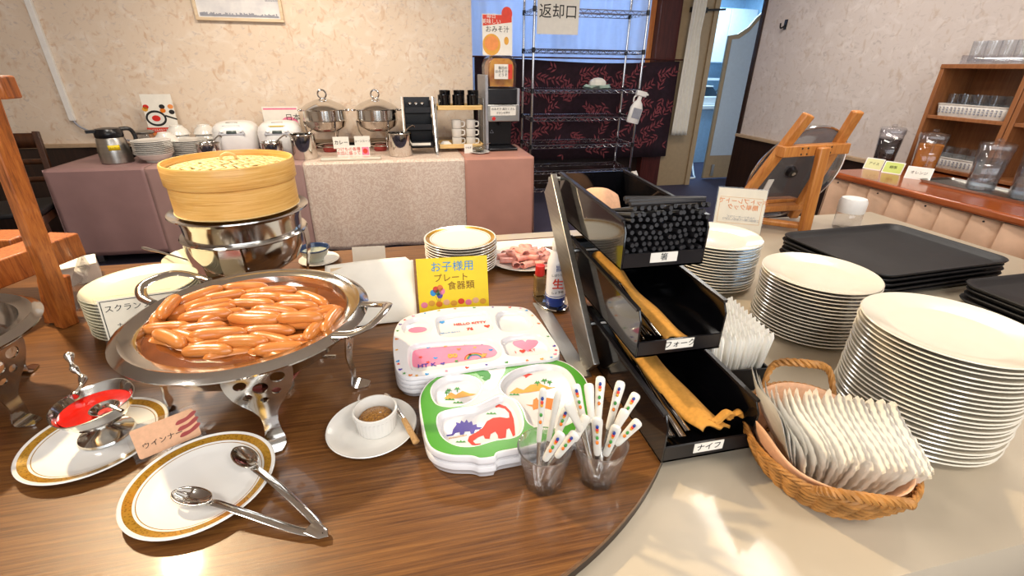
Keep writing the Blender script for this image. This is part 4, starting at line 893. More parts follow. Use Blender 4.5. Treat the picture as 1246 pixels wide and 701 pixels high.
# ================================================================ CUTLERY RACK
WT = .72
X0, X1 = .405, .59
cr = thing('cutlery_rack', 'slanted steel rack carrying three black cutlery bins', 'rack', (.5, .9, WT))
for x in (.382, .613):
    MB().beam((x-.5, -.07, .015), (x-.5, .315, .362), .016, .085, (0, 1, 0)).build('slanted_bar', M['steel_b'], cr, bev=.002)
for x in (.36, .635):
    MB().box(x-.5-.02, x-.5+.02, -.08, .3, 0, .004).build('foot_strip', M['steel_b'], cr)
for y, z in ((.0, .095), (.15, .225), (.33, .37)): MB().tube([(-.118, y, z), (.113, y, z)], .006, 8).build('cross_rod', M['steel_b'], cr)
BINS = [(.79, 1.2, 1.0, 'chopsticks', '箸', 'top'), (.685, 1.09, .858, 'forks', 'フォーク', 'middle'), (.545, .95, .724, 'knives', 'ナイフ', 'lowest')]
for y0, y1, z0, what, tx, pos in BINS:
    o = thing('cutlery_bin', 'glossy black plastic bin of %s, %s of the cutlery rack' % (what, pos), 'bin', ((X0+X1)/2, y0, z0), 0, 'black cutlery bins'); hw = (X1-X0)/2; d = y1-y0; h = .10; t = .004
    MB().box(-hw, hw, 0, d, 0, t).build('bottom', M['black_g'], o)
    for s_ in (-1, 1):
        xs = (-hw, -hw+t) if s_ < 0 else (hw-t, hw)
        MB().prism([(0, 0), (d, 0), (d, h+.012), (.012, h), (0, h-.02)], xs[0], xs[1], Matrix(((0, 0, 1, 0), (1, 0, 0, 0), (0, 1, 0, 0), (0, 0, 0, 1)))).build('side_wall', M['black_g'], o, bev=.001)
        MB().beam((s_*hw, .012, h), (s_*hw, d, h+.012), .009, .006).build('side_rim', M['black'], o)
    MB().box(-hw+t, hw-t, d-t, d, 0, h+.012).build('back_wall', M['black_g'], o)
    MB().box(-hw+t, hw-t, 0, t, 0, .034).build('front_lip', M['black'], o)
    lb = MB().box(-.03, .03, -.0012, 0, .012, .033).build('paper_tag', M['paper'], o); text(tx, .017, M['ink'], lb, (0, -.0016, .0225))
M['lacquer'] = mat('black_lacquer', '#1F1D20', .5, var=.1)
cst = MB().tube([(0, 0, 0), (0, .003, 0), (0, .2, 0)], [.0030, .0036, .0028], 8).build('chopstick', M['lacquer'])
random.seed(4); fst2 = True; rows = 10
for r in range(rows):
    for k in range(12):
        o = cst if fst2 else cst.copy()
        if not fst2: COL.objects.link(o)
        fst2 = False
        o.location = (X0+.014+.0145*k+.006*(r % 2)+random.uniform(-.002, .002), .797+random.uniform(-.004, .006), 1.012+.0125*r+random.uniform(-.0015, .0015)); o.rotation_euler = (-.034*r+random.uniform(-.01, .01), 0, random.uniform(-.02, .02)); o.scale = (1.5, 1, 1.5)
        tag(o, 'black chopstick, %s from the steel bar in the %s row from the bottom' % (ORD[k], ORD[r]), 'chopstick', 'chopsticks in the top bin')
for k in range(4):
    o = cst.copy(); COL.objects.link(o); o.location = (X0+.008, .80+.009*k, 1.1335+.004*(k % 2)); o.rotation_euler = (-.02, 0, -1.50-.05*k); o.scale = (1.5, .85, 1.5); tag(o, 'black chopstick lying crosswise on the bin, %s from the front' % ORD[k], 'chopstick', 'crosswise chopsticks')
def foldcloth(name, label, m, path, w_, th):
    pts = spline(path, 30); mb = MB()
    mb.grid(lambda u, v: (lambda p: (p.x+w_*(v-.5), p.y+.006*sin(v*9), p.z+.012*sin(pi*v)+.004*sin(u*14+v*5)))(pts[min(30, int(u*30+.5))]), 31, 12)
    return tag(mb.build(name, m, solid=th), label, 'cloth')
foldcloth('folded_cloth', 'tan folded cloth inside the chopstick bin', M['salmon'], [(.45, .99, 1.05), (.455, 1.04, 1.088), (.475, 1.1, 1.07), (.5, 1.17, 1.02)], .09, .004)
foldcloth('folded_cloth', 'ochre folded cloth wrapped along the fork bin', M['mustardcloth'], [(.47, 1.03, .93), (.475, .93, .905), (.487, .8, .885), (.505, .70, .875)], .055, .006)
foldcloth('folded_cloth', 'ochre folded cloth wrapped along the knife bin', M['mustardcloth'], [(.48, .92, .80), (.485, .8, .785), (.50, .66, .765), (.525, .565, .76)], .06, .006)
o = foldcloth('folded_cloth', 'curled ochre cloth end at the front of the knife bin', M['mustardcloth'], [(.52, .575, .762), (.55, .57, .785), (.575, .572, .772)], .03, .005)
for nm, lb, xs, y, z in (('fork', 'steel fork lying handle out in the middle bin', (.425, .435, .445, .455, .465), .70, .868), ('table_knife', 'steel table knife lying handle out in the lowest bin', (.42, .43, .44, .45, .46, .47), .562, .735)):
    k0 = MB().tube(spline([(0, 0, .02), (0, .06, .022), (0, .12, .024), (0, .2, .03)], 14), [.006]+[.0052]*5+[.004]*4+[.003]*5, 8, flat=.45)
    if nm == 'fork': k0.box(-.008, .008, .2, .22, .028, .031); [k0.box(-.008+.0055*i, -.0055+.0055*i, .22, .25, .029, .031) for i in range(3)]
    else: k0.box(-.006, .006, .2, .29, .029, .031)
    k0 = k0.build(nm, M['steel']); 
    for i, x in enumerate(xs):
        o = k0 if i == 0 else k0.copy()
        if i: COL.objects.link(o)
        o.location = (x, y+.006*(i % 3), z+.007*(i % 2)); o.rotation_euler = (.05, 0, -.05+.03*(i % 3)); tag(o, lb+', %s from the steel bar' % ORD[i], 'fork' if nm == 'fork' else 'knife', nm.replace('_', ' ')+'s in the bin')
# ================================================================ WOODEN BUFFET TABLE
out = [(.55, 1.78)]
cxA, cyA, rA = -.11, 1.07, .735
out = [(-1.75, 1.78), (-1.75, cyA-rA)]
for k in range(41):
    a = -pi/2+(pi/2+.25)*k/40
    if k == 40: break
    out.append((cxA+rA*cos(a), cyA+rA*sin(a)))
out += [(.625, 1.2), (.625, 1.78)]
wt = thing('wooden_table', 'dark brown wood-grain buffet table with a rounded corner', 'table', (0, 0, 0))
MB().prism(out, WT-.012, WT).build('tabletop', M['wood_table'], wt, bev=.0015)
MB().prism([(x*.999, y*.999+.001) for x, y in out], WT-.0285, WT-.012).build('edge_band', M['dark_edge'], wt)
for x in (-1.6, -.35):
    for y in (.5, 1.65): MB().box(x-.03, x+.03, y-.03, y+.03, 0, WT-.029).build('leg', M['dark_edge'], wt)
# ---- timber stall
st = thing('timber_stall', 'rough reddish timber post and rails of a buffet stall', 'stall', (-.93, 1.33, WT))
MB().beam((-.005, .0, 0), (.045, 0, .70), .034, .04, (.55, 1, 0)).build('post', M['teak'], st, bev=.004)
MB().beam((-.7, -.075, .597), (.128, -.055, .597), .05, .045, (0, 0, 1)).build('top_beam', M['teak'], st, bev=.004)
rp1, rp2 = A(84, 296, .87)-V((-.93, 1.33, WT)), A(-70, 352, .87)-V((-.93, 1.33, WT))
MB().beam(rp1, rp2, .09, .07, (0, 0, 1)).build('rail', M['teak'], st, bev=.004)
MB().beam(rp1+V((-.10, -.0, .01)), rp1+V((-.75, .10, .01)), .1, .05, (0, 0, 1)).build('back_rail', M['teak'], st, bev=.004)
rq = A(66, 397, WT)-V((-.93, 1.33, WT)); MB().beam(rq+V((0, .03, 0)), rq+V((.015, .05, .125)), .05, .05, (0, 1, 0)).build('short_leg', M['teak'], st, bev=.004)
MB().box(-.75, -.16, -.25, .12, .11, .125).build('shelf_board', M['wainscot'], st)
lw = thing('food_pan', 'pale shallow dish on the timber stall shelf', 'dish', (-1.25, 1.25, WT+.126)); MB().lathe([(0, 0), (.09, 0), (.13, .03), (.125, .032), (.085, .006), (0, .006)], 28).build('dish', M['cream'], lw)
# ---- chafers
def curve_leg(name, par, ang, path, half, holes, m, c=(0, 0)):
    n = 40; L = 1.0
    lo = [(-half(t/n), t/n) for t in range(n+1)]; ro = [(half(t/n), t/n) for t in range(n, -1, -1)]
    me = fill2d([lo+ro]+[ell(hx, ht, hr, hr/.24, 16) for hx, ht, hr in holes], m, name, link=False)
    bm = bmesh.new(); bm.from_mesh(me)
    for k in range(1, 24): bmesh.ops.bisect_plane(bm, geom=bm.verts[:]+bm.edges[:]+bm.faces[:], plane_co=(0, k/24, 0), plane_no=(0, 1, 0))
    bmesh.ops.remove_doubles(bm, verts=bm.verts, dist=1e-5)
    P = spline([(r, 0, z) for r, z in path], 60); ca, sa_ = cos(ang), sin(ang)
    for v in bm.verts:
        t = min(max(v.co.y, 0), 1)*60; i = min(int(t), 59); p = P[i].lerp(P[i+1], t-i); s_ = v.co.x
        bow = p.x
        v.co = (c[0]+bow*ca-s_*sa_, c[1]+bow*sa_+s_*ca, p.z)
    bm.to_mesh(me); bm.free()
    o = bpy.data.objects.new(name, me); COL.objects.link(o); o.parent = par; k = o.modifiers.new('s', 'SOLIDIFY'); k.thickness = .003; k.offset = 0
    return o
hw_ = lambda t: [.052, .056, .054, .047, .035, .023, .015, .0125, .0135, .017, .0185, .008][min(11, int(t*11+.001))]*(1-(t*11 % 1))+[.056, .054, .047, .035, .023, .015, .0125, .0135, .017, .0185, .008, .004][min(11, int(t*11+.001))]*(t*11 % 1)
HOLES = [(0, .08, .017), (-.025, .2, .011), (.025, .2, .012), (0, .24, .011), (-.022, .33, .008), (.018, .34, .009), (0, .4, .009)]
HOLES = [(0, .05, .010), (-.03, .15, .0105), (.029, .145, .0125), (-.001, .215, .0125), (-.024, .275, .0075), (.022, .275, .008), (0, .345, .0075)]
M['copper'] = mat('copper_pink', '#C07A72', .25, .9, var=.1)
def chafer(name, label, c, R, zr, legs, handles=(), foot=.205, deep=.05, group=None):
    o = thing(name, label, 'chafing dish', (c[0], c[1], WT), 0, group); z = zr-WT; w = R*.19
    p = MB().lathe([(0, z-.045), (R-w-.02, z-.045), (R-w-.006, z-.03), (R-w, z-.004), (R-w+.004, z-.001), (R-w*.55, z+.001), (R-w*.4, z+.004), (R-w*.25, z+.001), (R-.006, z-.002), (R, z-.006), (R-.002, z-.010), (R-.01, z-.008), (R-w, z-.01)], 72).build('food_pan', M['steel'], o)
    MB().lathe([(R-w*.5, z-.012), (R-w*.45, z-.02), (R-w*1.0, z-.035), (R-w*1.5, z-.05-deep*.4), (R*.5, z-.05-deep*.8), (0, z-.05-deep*.8)], 64).build('water_pan', M['steel'], o)
    for a in legs:
        curve_leg('leg', o, a, [(R*.87, z-.014), (R*.85, z-.04), (R*.82, z-.075), (R*.79, z-.105), (R*.785, z-.13), (R*.80, .035), (foot-.02, .006), (foot+.012, .003)], hw_, HOLES, M['steel'])
        MB().tube(spline([(.07*cos(a), .07*sin(a), .07), (.1*cos(a), .1*sin(a), .078), (R*.66*cos(a), R*.66*sin(a), z-.115)], 10), .006, 6, flat=.5).build('brace', M['steel'], o)
    b = MB().lathe([(0, .012), (.05, .012), (.055, .02), (.055, .06), (.045, .066), (0, .066)], 28).build('burner', M['copper'], o)
    for k in range(4): MB().tube([(.068*cos(i*pi/16), .068*sin(i*pi/16), .045+.011*k) for i in range(32)], .0055, 6, closed=True).build('burner_ring', M['copper'], b)
    MB().lathe([(0, .0005), (.05, .0005), (.05, .012), (0, .012)], 24).build('burner_foot', M['steel_b'], b)
    for a in handles:
        ca, sa_ = cos(a), sin(a); q = lambda r, s_, h: (r*ca-s_*sa_, r*sa_+s_*ca, z+h)
        MB().tube(spline([q(R-.02, -.062, .003), q(R+.012, -.06, .006), q(R+.038, -.048, .014), q(R+.05, -.03, .02), q(R+.053, 0, .022), q(R+.05, .03, .02), q(R+.038, .048, .014), q(R+.012, .06, .006), q(R-.02, .062, .003)], 36), .0105, 8, flat=.42).build('handle', M['steel'], o)
    return o
CC = (-.335, .925); CZ = .912; CR = .232
chafer('chafing_dish', 'round steel chafing dish full of sausages on ornate pierced legs', CC, CR, CZ, (radians(-74), radians(-8), radians(96), radians(190)), (radians(143), radians(-20)))
M['broth'] = mat('sausage_broth', '#8A4A1E', .06, var=.2, scale=30, coat=.6, trans=.25)
bq = MB().lathe([(0, 0), (.1, .0005), (CR*.80, 0), (CR*.80, -.012), (0, -.016)], 48).build('broth', M['broth'], loc=(CC[0], CC[1], CZ-.017)); tag(bq, 'oily orange-brown broth around the sausages in the chafing dish', 'broth')
M['sausage'] = mat('sausage_skin', '#CC8442', .32, var=.18, scale=16, coat=.35, bump=.15, bscale=40, col2='#BD6E2E')
SAUS = [((260, 600), (435, 545)), ((285, 632), (395, 590)), ((395, 580), (525, 562)), ((460, 545), (620, 535)), ((585, 555), (725, 550)), ((525, 575), (680, 580)), ((680, 580), (765, 585)), ((735, 565), (840, 600)), ((485, 598), (645, 600)), ((650, 605), (810, 615)), ((340, 625), (485, 590)), ((305, 660), (500, 610)), ((580, 625), (735, 635)), ((190, 670), (250, 615)), ((245, 668), (295, 612)), ((370, 670), (540, 625)), ((520, 640), (675, 655)), ((690, 665), (810, 625)), ((760, 665), (895, 620)), ((490, 665), (670, 680)), ((675, 680), (810, 685)), ((850, 695), (890, 640)), ((165, 690), (330, 685)), ((320, 695), (440, 685))]
SAUS = [((120+a/3.047, 170+b/3.047), (120+c/3.047, 170+d/3.047)) for (a, b), (c, d) in SAUS]
S2 = [((115, 60), (200, 95)), ((165, 55), (250, 80)), ((225, 72), (380, 58)), ((305, 90), (445, 85)), ((205, 105), (330, 105)), ((375, 50), (520, 45)), ((390, 65), (525, 85)), ((495, 35), (600, 35)), ((575, 65), (625, 20)), ((340, 22), (485, 30)), ((190, 18), (340, 4)), ((430, 105), (540, 92))]
SAUS += [((140+a/2.418, 380+b/2.418), (140+c/2.418, 380+d/2.418)) for (a, b), (c, d) in S2]
S3 = [(190, 380), (215, 365), (250, 355), (300, 352), (345, 356), (385, 372), (400, 392), (355, 408), (310, 412), (260, 412), (215, 404), (240, 385), (290, 380), (340, 382), (375, 392), (300, 398), (182, 395), (330, 368), (232, 419), (278, 423), (322, 424), (362, 417), (200, 410), (395, 405)]
SAUS = [((x-18, y+(3 if i % 2 else -4)), (x+18, y+(-3 if i % 2 else 4))) for i, (x, y) in enumerate(S3)]+SAUS
random.seed(9)
def sausage(L, bend, r=.0128):
    P = spline([(-L/2, 0, 0), (-L/4, bend*.7, 0), (0, bend, 0), (L/4, bend*.7, 0), (L/2, 0, 0)], 12); R_ = [.003]+[r*x for x in (.72, .95, 1, 1.02, 1, 1, 1, 1.02, 1, .95, .72)]+[.003]
    return MB().tube(P, R_, 12)
SM = [sausage(L, b) for L, b in ((.1, .006), (.11, -.005), (.09, .004), (.118, .008))]
SO = []
placed = []
for i, (p_, q_) in enumerate(SAUS):
    a, b = A(*p_, CZ-.004), A(*q_, CZ-.004); mid = (a+b)/2; d = b-a
    off = V((mid.x-CC[0], mid.y-CC[1], 0)); lim = CR*.80-d.length*.18
    if off.length > lim: mid = V((CC[0], CC[1], mid.z))+off*(lim/off.length)
    k = min(range(4), key=lambda j: abs((.095, .105, .085, .11)[j]-d.length))
    z = CZ-.021 if i < len(S3) else CZ-.012
    for _ in range(4):
        if any((V((mid.x, mid.y))-V((m_.x, m_.y))).length < .021 and abs(z-m_.z) < .010 for m_ in placed): z += .007
    mid.z = z; placed.append(mid)
    if len(SO) <= k or True:
        ex = [s_ for s_ in SO if s_['k'] == k]
        o = ex[0].copy() if ex else SM[k].build('sausage', M['sausage'])
        if ex: COL.objects.link(o)
        o['k'] = k; SO.append(o)
    o.location = mid; o.rotation_euler = (random.uniform(-.15, .15), random.uniform(-.06, .06), atan2(d.y, d.x)); o.name = 'sausage'
for o in SO: del o['k']
so_ = sorted(SO, key=lambda o: -(o.location.y-CC[1]-.12*(o.location.x-CC[0])))
for r in range(6):
    for j, o in enumerate(sorted(so_[r*10:r*10+10], key=lambda o: o.location.x)): tag(o, 'glossy boiled sausage, %s from the timber-post side, %s row counted from the steamer' % (ORD[j], ORD[r]), 'sausage', 'sausages in the chafing dish')
chafer('chafing_dish', 'round steel chafing dish cut off at the photo edge beside the timber post', (-.935, .945), .2, .908, (radians(-14), radians(76), radians(166), radians(256)), (), foot=.176)
# ---- steamer on its own chafer
SCc = (-.468, 1.422)
so = thing('steamer_base', 'round polished steel pan and stand under the bamboo steamer', 'pan', (SCc[0], SCc[1], WT))
MB().lathe([(.15, .262), (.162, .268), (.172, .276), (.178, .278), (.177, .281), (.17, .279), (.158, .272), (.14, .27), (0, .27)], 64).build('top_pan', M['steel'], so)
MB().lathe([(.158, .268), (.153, .25), (.151, .212)], 64).build('pan_wall', M['steel'], so)
MB().lathe([(.150, .218), (.162, .216), (.165, .212), (.162, .208), (.152, .205), (.148, .17), (.128, .125), (.09, .098), (0, .09)], 64).build('bowl', M['steel'], so)
for k in range(4):
    a = radians(90*k); curve_leg('leg', so, a, [(.160, .208), (.160, .15), (.148, .09), (.14, .045), (.155, .015), (.175, .003)], lambda t: .026-.014*t+.004*sin(t*9), [], M['steel'])
bz = WT+.282
bs2 = thing('bamboo_steamer', 'round bamboo steamer with woven lid standing on the steel pan', 'steamer', (SCc[0], SCc[1], bz))
M['bambooring'] = woodmat('bamboo_ring', '#C08A40', '#DBAA5C', '#E9C480', .42, 2.2, 'Z', .15)
rg = M['bambooring'].node_tree; mpn = next(n for n in rg.nodes if n.type == 'MAPPING'); mpn.inputs['Scale'].default_value = (1, 1, 40)
MB().lathe([(.150, 0), (.155, .002), (.155, .074), (.152, .077), (.146, .075), (.146, .002)], 72).build('lower_ring', M['bambooring'], bs2)
lid_ = MB().lathe([(.152, .0775), (.159, .0785), (.161, .081), (.161, .128), (.1585, .132), (.154, .132), (.152, .12), (.152, .0785)], 72).build('lid_ring', M['bambooring'], bs2)
wv = MB(); Rr = .152; dome = lambda x, y: .112+.016*(1-(x*x+y*y)/Rr**2)
nst = 17
for ax_ in (0, 1):
    for i in range(nst):
        c0 = -Rr+2*Rr*(i+.5)/nst; half = sqrt(max(0, Rr**2-c0*c0)); n = 40
        if half < .02: continue
        wd = .0078; rows_ = []
        for k in range(n+1):
            t = -half+2*half*k/n; ph = (t+Rr)/(2*Rr)*nst; cell = int(ph); up_ = 1 if ((cell+i+ax_*2) % 4) < 2 else -1
            h = .0022*up_
            pts2 = [(t, c0-wd), (t, c0+wd)] if ax_ == 0 else [(c0-wd, t), (c0+wd, t)]
            rows_.append([(x, y, dome(x, y)+h) for x, y in pts2])
        vs = [p_ for r_ in rows_ for p_ in r_]; wv.add(vs, [(2*k, 2*k+1, 2*k+3, 2*k+2) for k in range(n)])
o = wv.build('woven_top', M['bamboo2'], lid_, rot=(0, 0, .75), solid=.001); o['kind'] = 'stuff'
MB().lathe([(0, .1105), (.152, .095)], 48).build('inner_sheet', M['bamboo'], lid_)
handle(MB(), [(-.017, 0, .126), (-.016, 0, .14), (0, 0, .147), (.016, 0, .14), (.017, 0, .126)], .0036).build('loop_handle', M['bamboo'], lid_, rot=(0, 0, .3))
for zz in (.004,): MB().tube([(.1553*cos(i*pi/36), .1553*sin(i*pi/36), zz) for i in range(72)], .0016, 5, closed=True).build('binding', M['bamboo2'], bs2)
# ---- left rear odds
M['ivory'] = mat('ivory_china', '#DAD5B8', .22, var=.02, coat=.4)
plates('side_plate', 'top ivory plate of the stack between timber post and sausages', 'ivory plate within the stack between timber post and sausages', 'plate', M['ivory'], .13, 12, .0092, (-.715, 1.305), WT+.0005, 'ivory plates in the left rear stack', 48, .018)
sd2 = thing('serving_dish', 'ivory serving dish with a steel spoon behind the ivory plates', 'dish', (-.70, 1.66, WT)); MB().lathe([(0, 0), (.07, 0), (.1, .045), (.115, .06), (.11, .062), (.09, .042), (.06, .008), (0, .006)], 40).build('dish', M['ivory'], sd2)
MB().tube(spline([(0, 0, .02), (-.08, .0, .06), (-.16, -.02, .105)], 10), [.016, .018, .012, .006, .005, .005, .005, .006, .008, .01, .006], 8, flat=.4).build('spoon', M['steel'], sd2)
bx_ = thing('white_box', 'small white stone-patterned box beside the ivory plates', 'box', (-1.08, 1.66, WT), .5)
M['marble'] = mat('marble', '#DAD5CC', .35, var=.15, scale=12); MB().box(-.06, .06, -.05, .05, 0, .055).build('body', M['marble'], bx_, bev=.002); MB().box(-.061, .061, -.051, .051, .055, .062).build('lid', M['paper'], bx_, bev=.002)
ac = thing('acrylic_cover', 'clear acrylic cover leaning behind the timber post', 'cover', (-1.0, 1.47, WT), .6); MB().box(-.004, .004, -.07, .07, 0, .14).build('sheet', M['plasticclear'], ac, rot=(0, .5, 0)); MB().box(-.01, .05, -.07, .07, 0, .004).build('foot', M['plasticclear'], ac)
q = board('food_card', 'white food name card with picture of a dish behind the sausage chafer', 'card', (-.715, 1.09, WT), (-.475, 1.135, WT), .165, 12, .003, 'acryl')
W_ = q['w']/2; flat(q, 'card_face', 'cardface', [(-W_+.006, .006), (W_-.006, .006), (W_-.006, .159), (-W_+.006, .159)], -.0008)
g = MB()
for a, b, c_, d in ((-W_+.01, W_-.01, .154, .1555), (-W_+.01, W_-.01, .01, .0115), (-W_+.01, -W_+.0115, .01, .155), (W_-.0115, W_-.01, .01, .155)): g.box(a, b, -.0016, -.0008, c_, d)
g.build('border_line', M['ink'], q)
text('スクランブルエッグ', .018, M['ink'], q, (-W_+.015, -.0012, .135), align='LEFT'); text('カレーと\n一緒に', .015, M['ink'], q, (-W_+.03, -.0012, .085), align='LEFT')
flat(q, 'plate_picture', 'china', ell(-.04, .04, .06, .028), -.0014); flat(q, 'food_picture', 'orange_ink', ell(-.05, .042, .032, .018), -.002); flat(q, 'egg_picture', 'yellow', ell(-.02, .036, .015, .01), -.0024)
# bowl with blue rim on saucer
sa2 = MB().lathe(plate_mesh(.07, h=.012), 36).build('saucer', M['china'], loc=(-.335, 1.675, WT)); tag(sa2, 'white saucer under the blue-rimmed bowl', 'saucer')
bb = thing('blue_rim_bowl', 'small ceramic bowl with blue-banded rim behind the steamer', 'bowl', (-.345, 1.67, WT+.009))
M['celadon'] = mat('celadon', '#B8BDB0', .25, var=.06, coat=.3); M['indigo'] = mat('indigo_glaze', '#2C3F66', .25, coat=.3)
MB().lathe(bowlp(.052, .048), 32).build('body', M['celadon'], bb); MB().lathe([(.0505, .043), (.0535, .0475), (.052, .05), (.0485, .0485), (.044, .035)], 32).build('rim', M['indigo'], bb)
# cream sheet + small card
cs2 = thing('menu_stand', 'blank cream back of a leaning menu sheet behind the sausages', 'menu stand', (-.13, 1.165, WT))
cs2.rotation_euler = (-radians(50), 0, .045)
MB().grid(lambda u, v: (-.125+.25*u+.01*v, .012*max(0, v-.75)/.25*(1.2-u)-.006*sin(u*pi), .205*v-.012*(u > .94)*max(0, v-.9)*10), 24, 16).build('sheet', M['paper'], cs2, solid=.002)
MB().box(-.1, .1, .004, .007, .01, .19).build('backing', M['palewood'], cs2)
MB().beam((0, .008, .15), (0, .115, .12), .05, .004, (0, 1, 0)).build('strut', M['palewood'], cs2)
q = board('name_card', 'small blank white card standing at the rear edge of the wooden table', 'card', (-.215, 1.635, WT), (-.10, 1.63, WT), .058, 15); MB().box(-.05, .05, .003, .03, 0, .003).build('foot', M['paper'], q)
# ---- gold rimmed plates
def goldmat(name, R, r0, r1, base):
    m = mat(name, base, .16, var=.01, coat=.4); nt = m.node_tree; N, L = nt.nodes, nt.links; b = N['Principled BSDF']; tc = next(n for n in N if n.type == 'TEX_COORD')
    sp_ = N.new('ShaderNodeSeparateXYZ'); L.new(tc.outputs['Object'], sp_.inputs[0]); cm = N.new('ShaderNodeCombineXYZ'); L.new(sp_.outputs[0], cm.inputs[0]); L.new(sp_.outputs[1], cm.inputs[1])
    ln_ = N.new('ShaderNodeVectorMath'); ln_.operation = 'LENGTH'; L.new(cm.outputs[0], ln_.inputs[0])
    rp = N.new('ShaderNodeValToRGB'); rp.color_ramp.interpolation = 'CONSTANT'; mr = N.new('ShaderNodeMapRange'); mr.inputs[2].default_value = R; L.new(ln_.outputs['Value'], mr.inputs[0]); L.new(mr.outputs[0], rp.inputs[0])
    e = rp.color_ramp.elements; e[0].position = 0; e[0].color = (0, 0, 0, 1); e[1].position = r0; e[1].color = (1, 1, 1, 1); x = e.new(r1); x.color = (0, 0, 0, 1)
    y = e.new(r0-.045); y.color = (1, 1, 1, 1); y = e.new(r0-.033); y.color = (0, 0, 0, 1)
    vo = N.new('ShaderNodeTexVoronoi'); vo.inputs['Scale'].default_value = 260; L.new(tc.outputs['Object'], vo.inputs[0]); gr = N.new('ShaderNodeValToRGB'); gr.color_ramp.elements[0].color = srgb('#7E5512'); gr.color_ramp.elements[1].color = srgb('#D9A63C'); gr.color_ramp.elements[1].position = .5; L.new(vo.outputs[0], gr.inputs[0])
    mx = N.new('ShaderNodeMixRGB'); L.new(rp.outputs[0], mx.inputs[0]); mx.inputs[1].default_value = srgb(base); L.new(gr.outputs[0], mx.inputs[2]); L.new(mx.outputs[0], b.inputs['Base Color'])
    mm = N.new('ShaderNodeMath'); mm.operation = 'MULTIPLY'; mm.inputs[1].default_value = .6; L.new(rp.outputs[0], mm.inputs[0]); L.new(mm.outputs[0], b.inputs['Metallic']); return m
M['goldplate'] = goldmat('gold_rim_china', .125, .84, .95, '#DFDBD2'); M['goldplate2'] = goldmat('gold_rim_china_wide', .113, .835, .945, '#E2E0DC')
plates('gold_rim_plate', 'top gold-rimmed white plate of the stack behind the yellow sign', 'gold-rimmed white plate within the stack behind the yellow sign', 'plate', M['goldplate'], .125, 11, .0095, (.165, 1.53), WT+.0005, 'gold-rimmed plates in the stack', 52, .017)
# ---- yellow sign
q = board('yellow_sign', 'bright yellow card for the children\'s plates with balloons', 'sign', (.003, 1.19, WT), (.203, 1.182, WT), .165, 14, .003, 'yellow')
text('お子様用', .031, M['blue_ink'], q, (.0, -.0012, .138), bold=.0); text('プレート', .025, M['brown_ink'], q, (-.005, -.0012, .106)); text('食器類', .026, M['brown_ink'], q, (.022, -.0012, .082))
for x, z, m in ((-.05, .075, 'red_ink'), (-.038, .079, 'orange'), (-.058, .066, 'blue_ink'), (-.044, .066, 'leafg'), (-.033, .069, 'pink'), (-.04, .058, 'purple')): flat(q, 'balloon_print', m, ell(x, z, .0085, .0095, 14), -.001)
for k in range(4): flat(q, 'string_print', 'brown_ink', [(-.052+.006*k, .056), (-.051+.006*k, .056), (-.043, .03), (-.044, .03)])
for k, (m) in enumerate(('pink', 'sand', 'orange', 'salmon', 'sand', 'red_ink', 'pink', 'salmon', 'sand')): flat(q, 'flower_print', m, ell(-.085+.021*k, .032+.004*(k % 2), .0095, .0085, 14), -.001)
# ---- ham plate, bottles
hp = MB().lathe(plate_mesh(.125, h=.017), 48, sx=1.05).build('ham_plate', M['china'], loc=(.40, 1.53, WT)); tag(hp, 'white plate of sliced ham partly hidden by the cutlery rack', 'plate')
M['ham'] = mat('ham', '#EFB0A4', .45, var=.15, scale=30, col2='#E3907F', sss=.1, coat=.2)
hs = MB().grid(lambda u, v: ((.011+.004*u)*cos(u*2*pi*.9), -.035+.07*v, .013+(.011+.003*u)*sin(u*2*pi*.9)), 18, 6).build('ham_slice', M['ham'], solid=.0018)
random.seed(13); i = 0
for r_ in range(3):
    n = (11, 8, 4)[r_]
    for k in range(n):
        a = 2*pi*k/n+.3*r_; rr = (.075, .045, .018)[r_]; o = hs if i == 0 else hs.copy()
        if i: COL.objects.link(o)
        i += 1; o.location = (.40+rr*cos(a), 1.53+rr*sin(a)*.95, WT+.009+.012*r_+random.uniform(0, .004)); o.rotation_euler = (random.uniform(-.2, .2), random.uniform(-.2, .2), random.uniform(0, 3.1)); o.scale = (1.05, random.uniform(.7, 1.0), .8)
        tag(o, 'rolled pink ham slice, %s counterclockwise from the rack in the %s ring' % (ORD[k], ('outer', 'middle', 'inner')[r_]), 'ham', 'rolled ham slices')
tag(MB().box(.25, .60, 1.665, 1.76, WT, WT+.002).build('paper_mat', M['paper'], smooth=0), 'white paper mat behind the ham plate', 'mat')
cy = thing('condiment_tray', 'small oval steel tray under the soy sauce bottles', 'tray', (.40, 1.215, WT)); MB().lathe([(0, 0), (.05, 0), (.06, .008), (.058, .010), (.048, .003), (0, .003)], 32, sx=.85, sy=1.5).build('tray', M['steel'], cy)
sy = thing('soy_sauce_bottle', 'white-labelled soy sauce bottle with blue base and red character', 'bottle', (.405, 1.185, WT+.004))
M['soylabel'] = mat('soy_label', '#E6E4E6', .3, var=.03, coat=.3); M['soyblue'] = mat('soy_blue', '#1F3A8C', .3)
MB().lathe([(0, 0), (.026, 0), (.029, .005), (.029, .03)], 28).build('blue_base', M['soyblue'], sy); MB().lathe([(.029, .03), (.029, .13), (.026, .145), (.016, .165), (.014, .175)], 28).build('labelled_body', M['soylabel'], sy)
MB().lathe([(.015, .172), (.017, .175), (.017, .198), (.014, .202), (0, .202)], 20).build('cap', M['white'], sy); MB().tube([(.0292*cos(i*pi/14), .0292*sin(i*pi/14), .035) for i in range(28)], .0012, 4, closed=True).build('blue_line', M['soyblue'], sy)
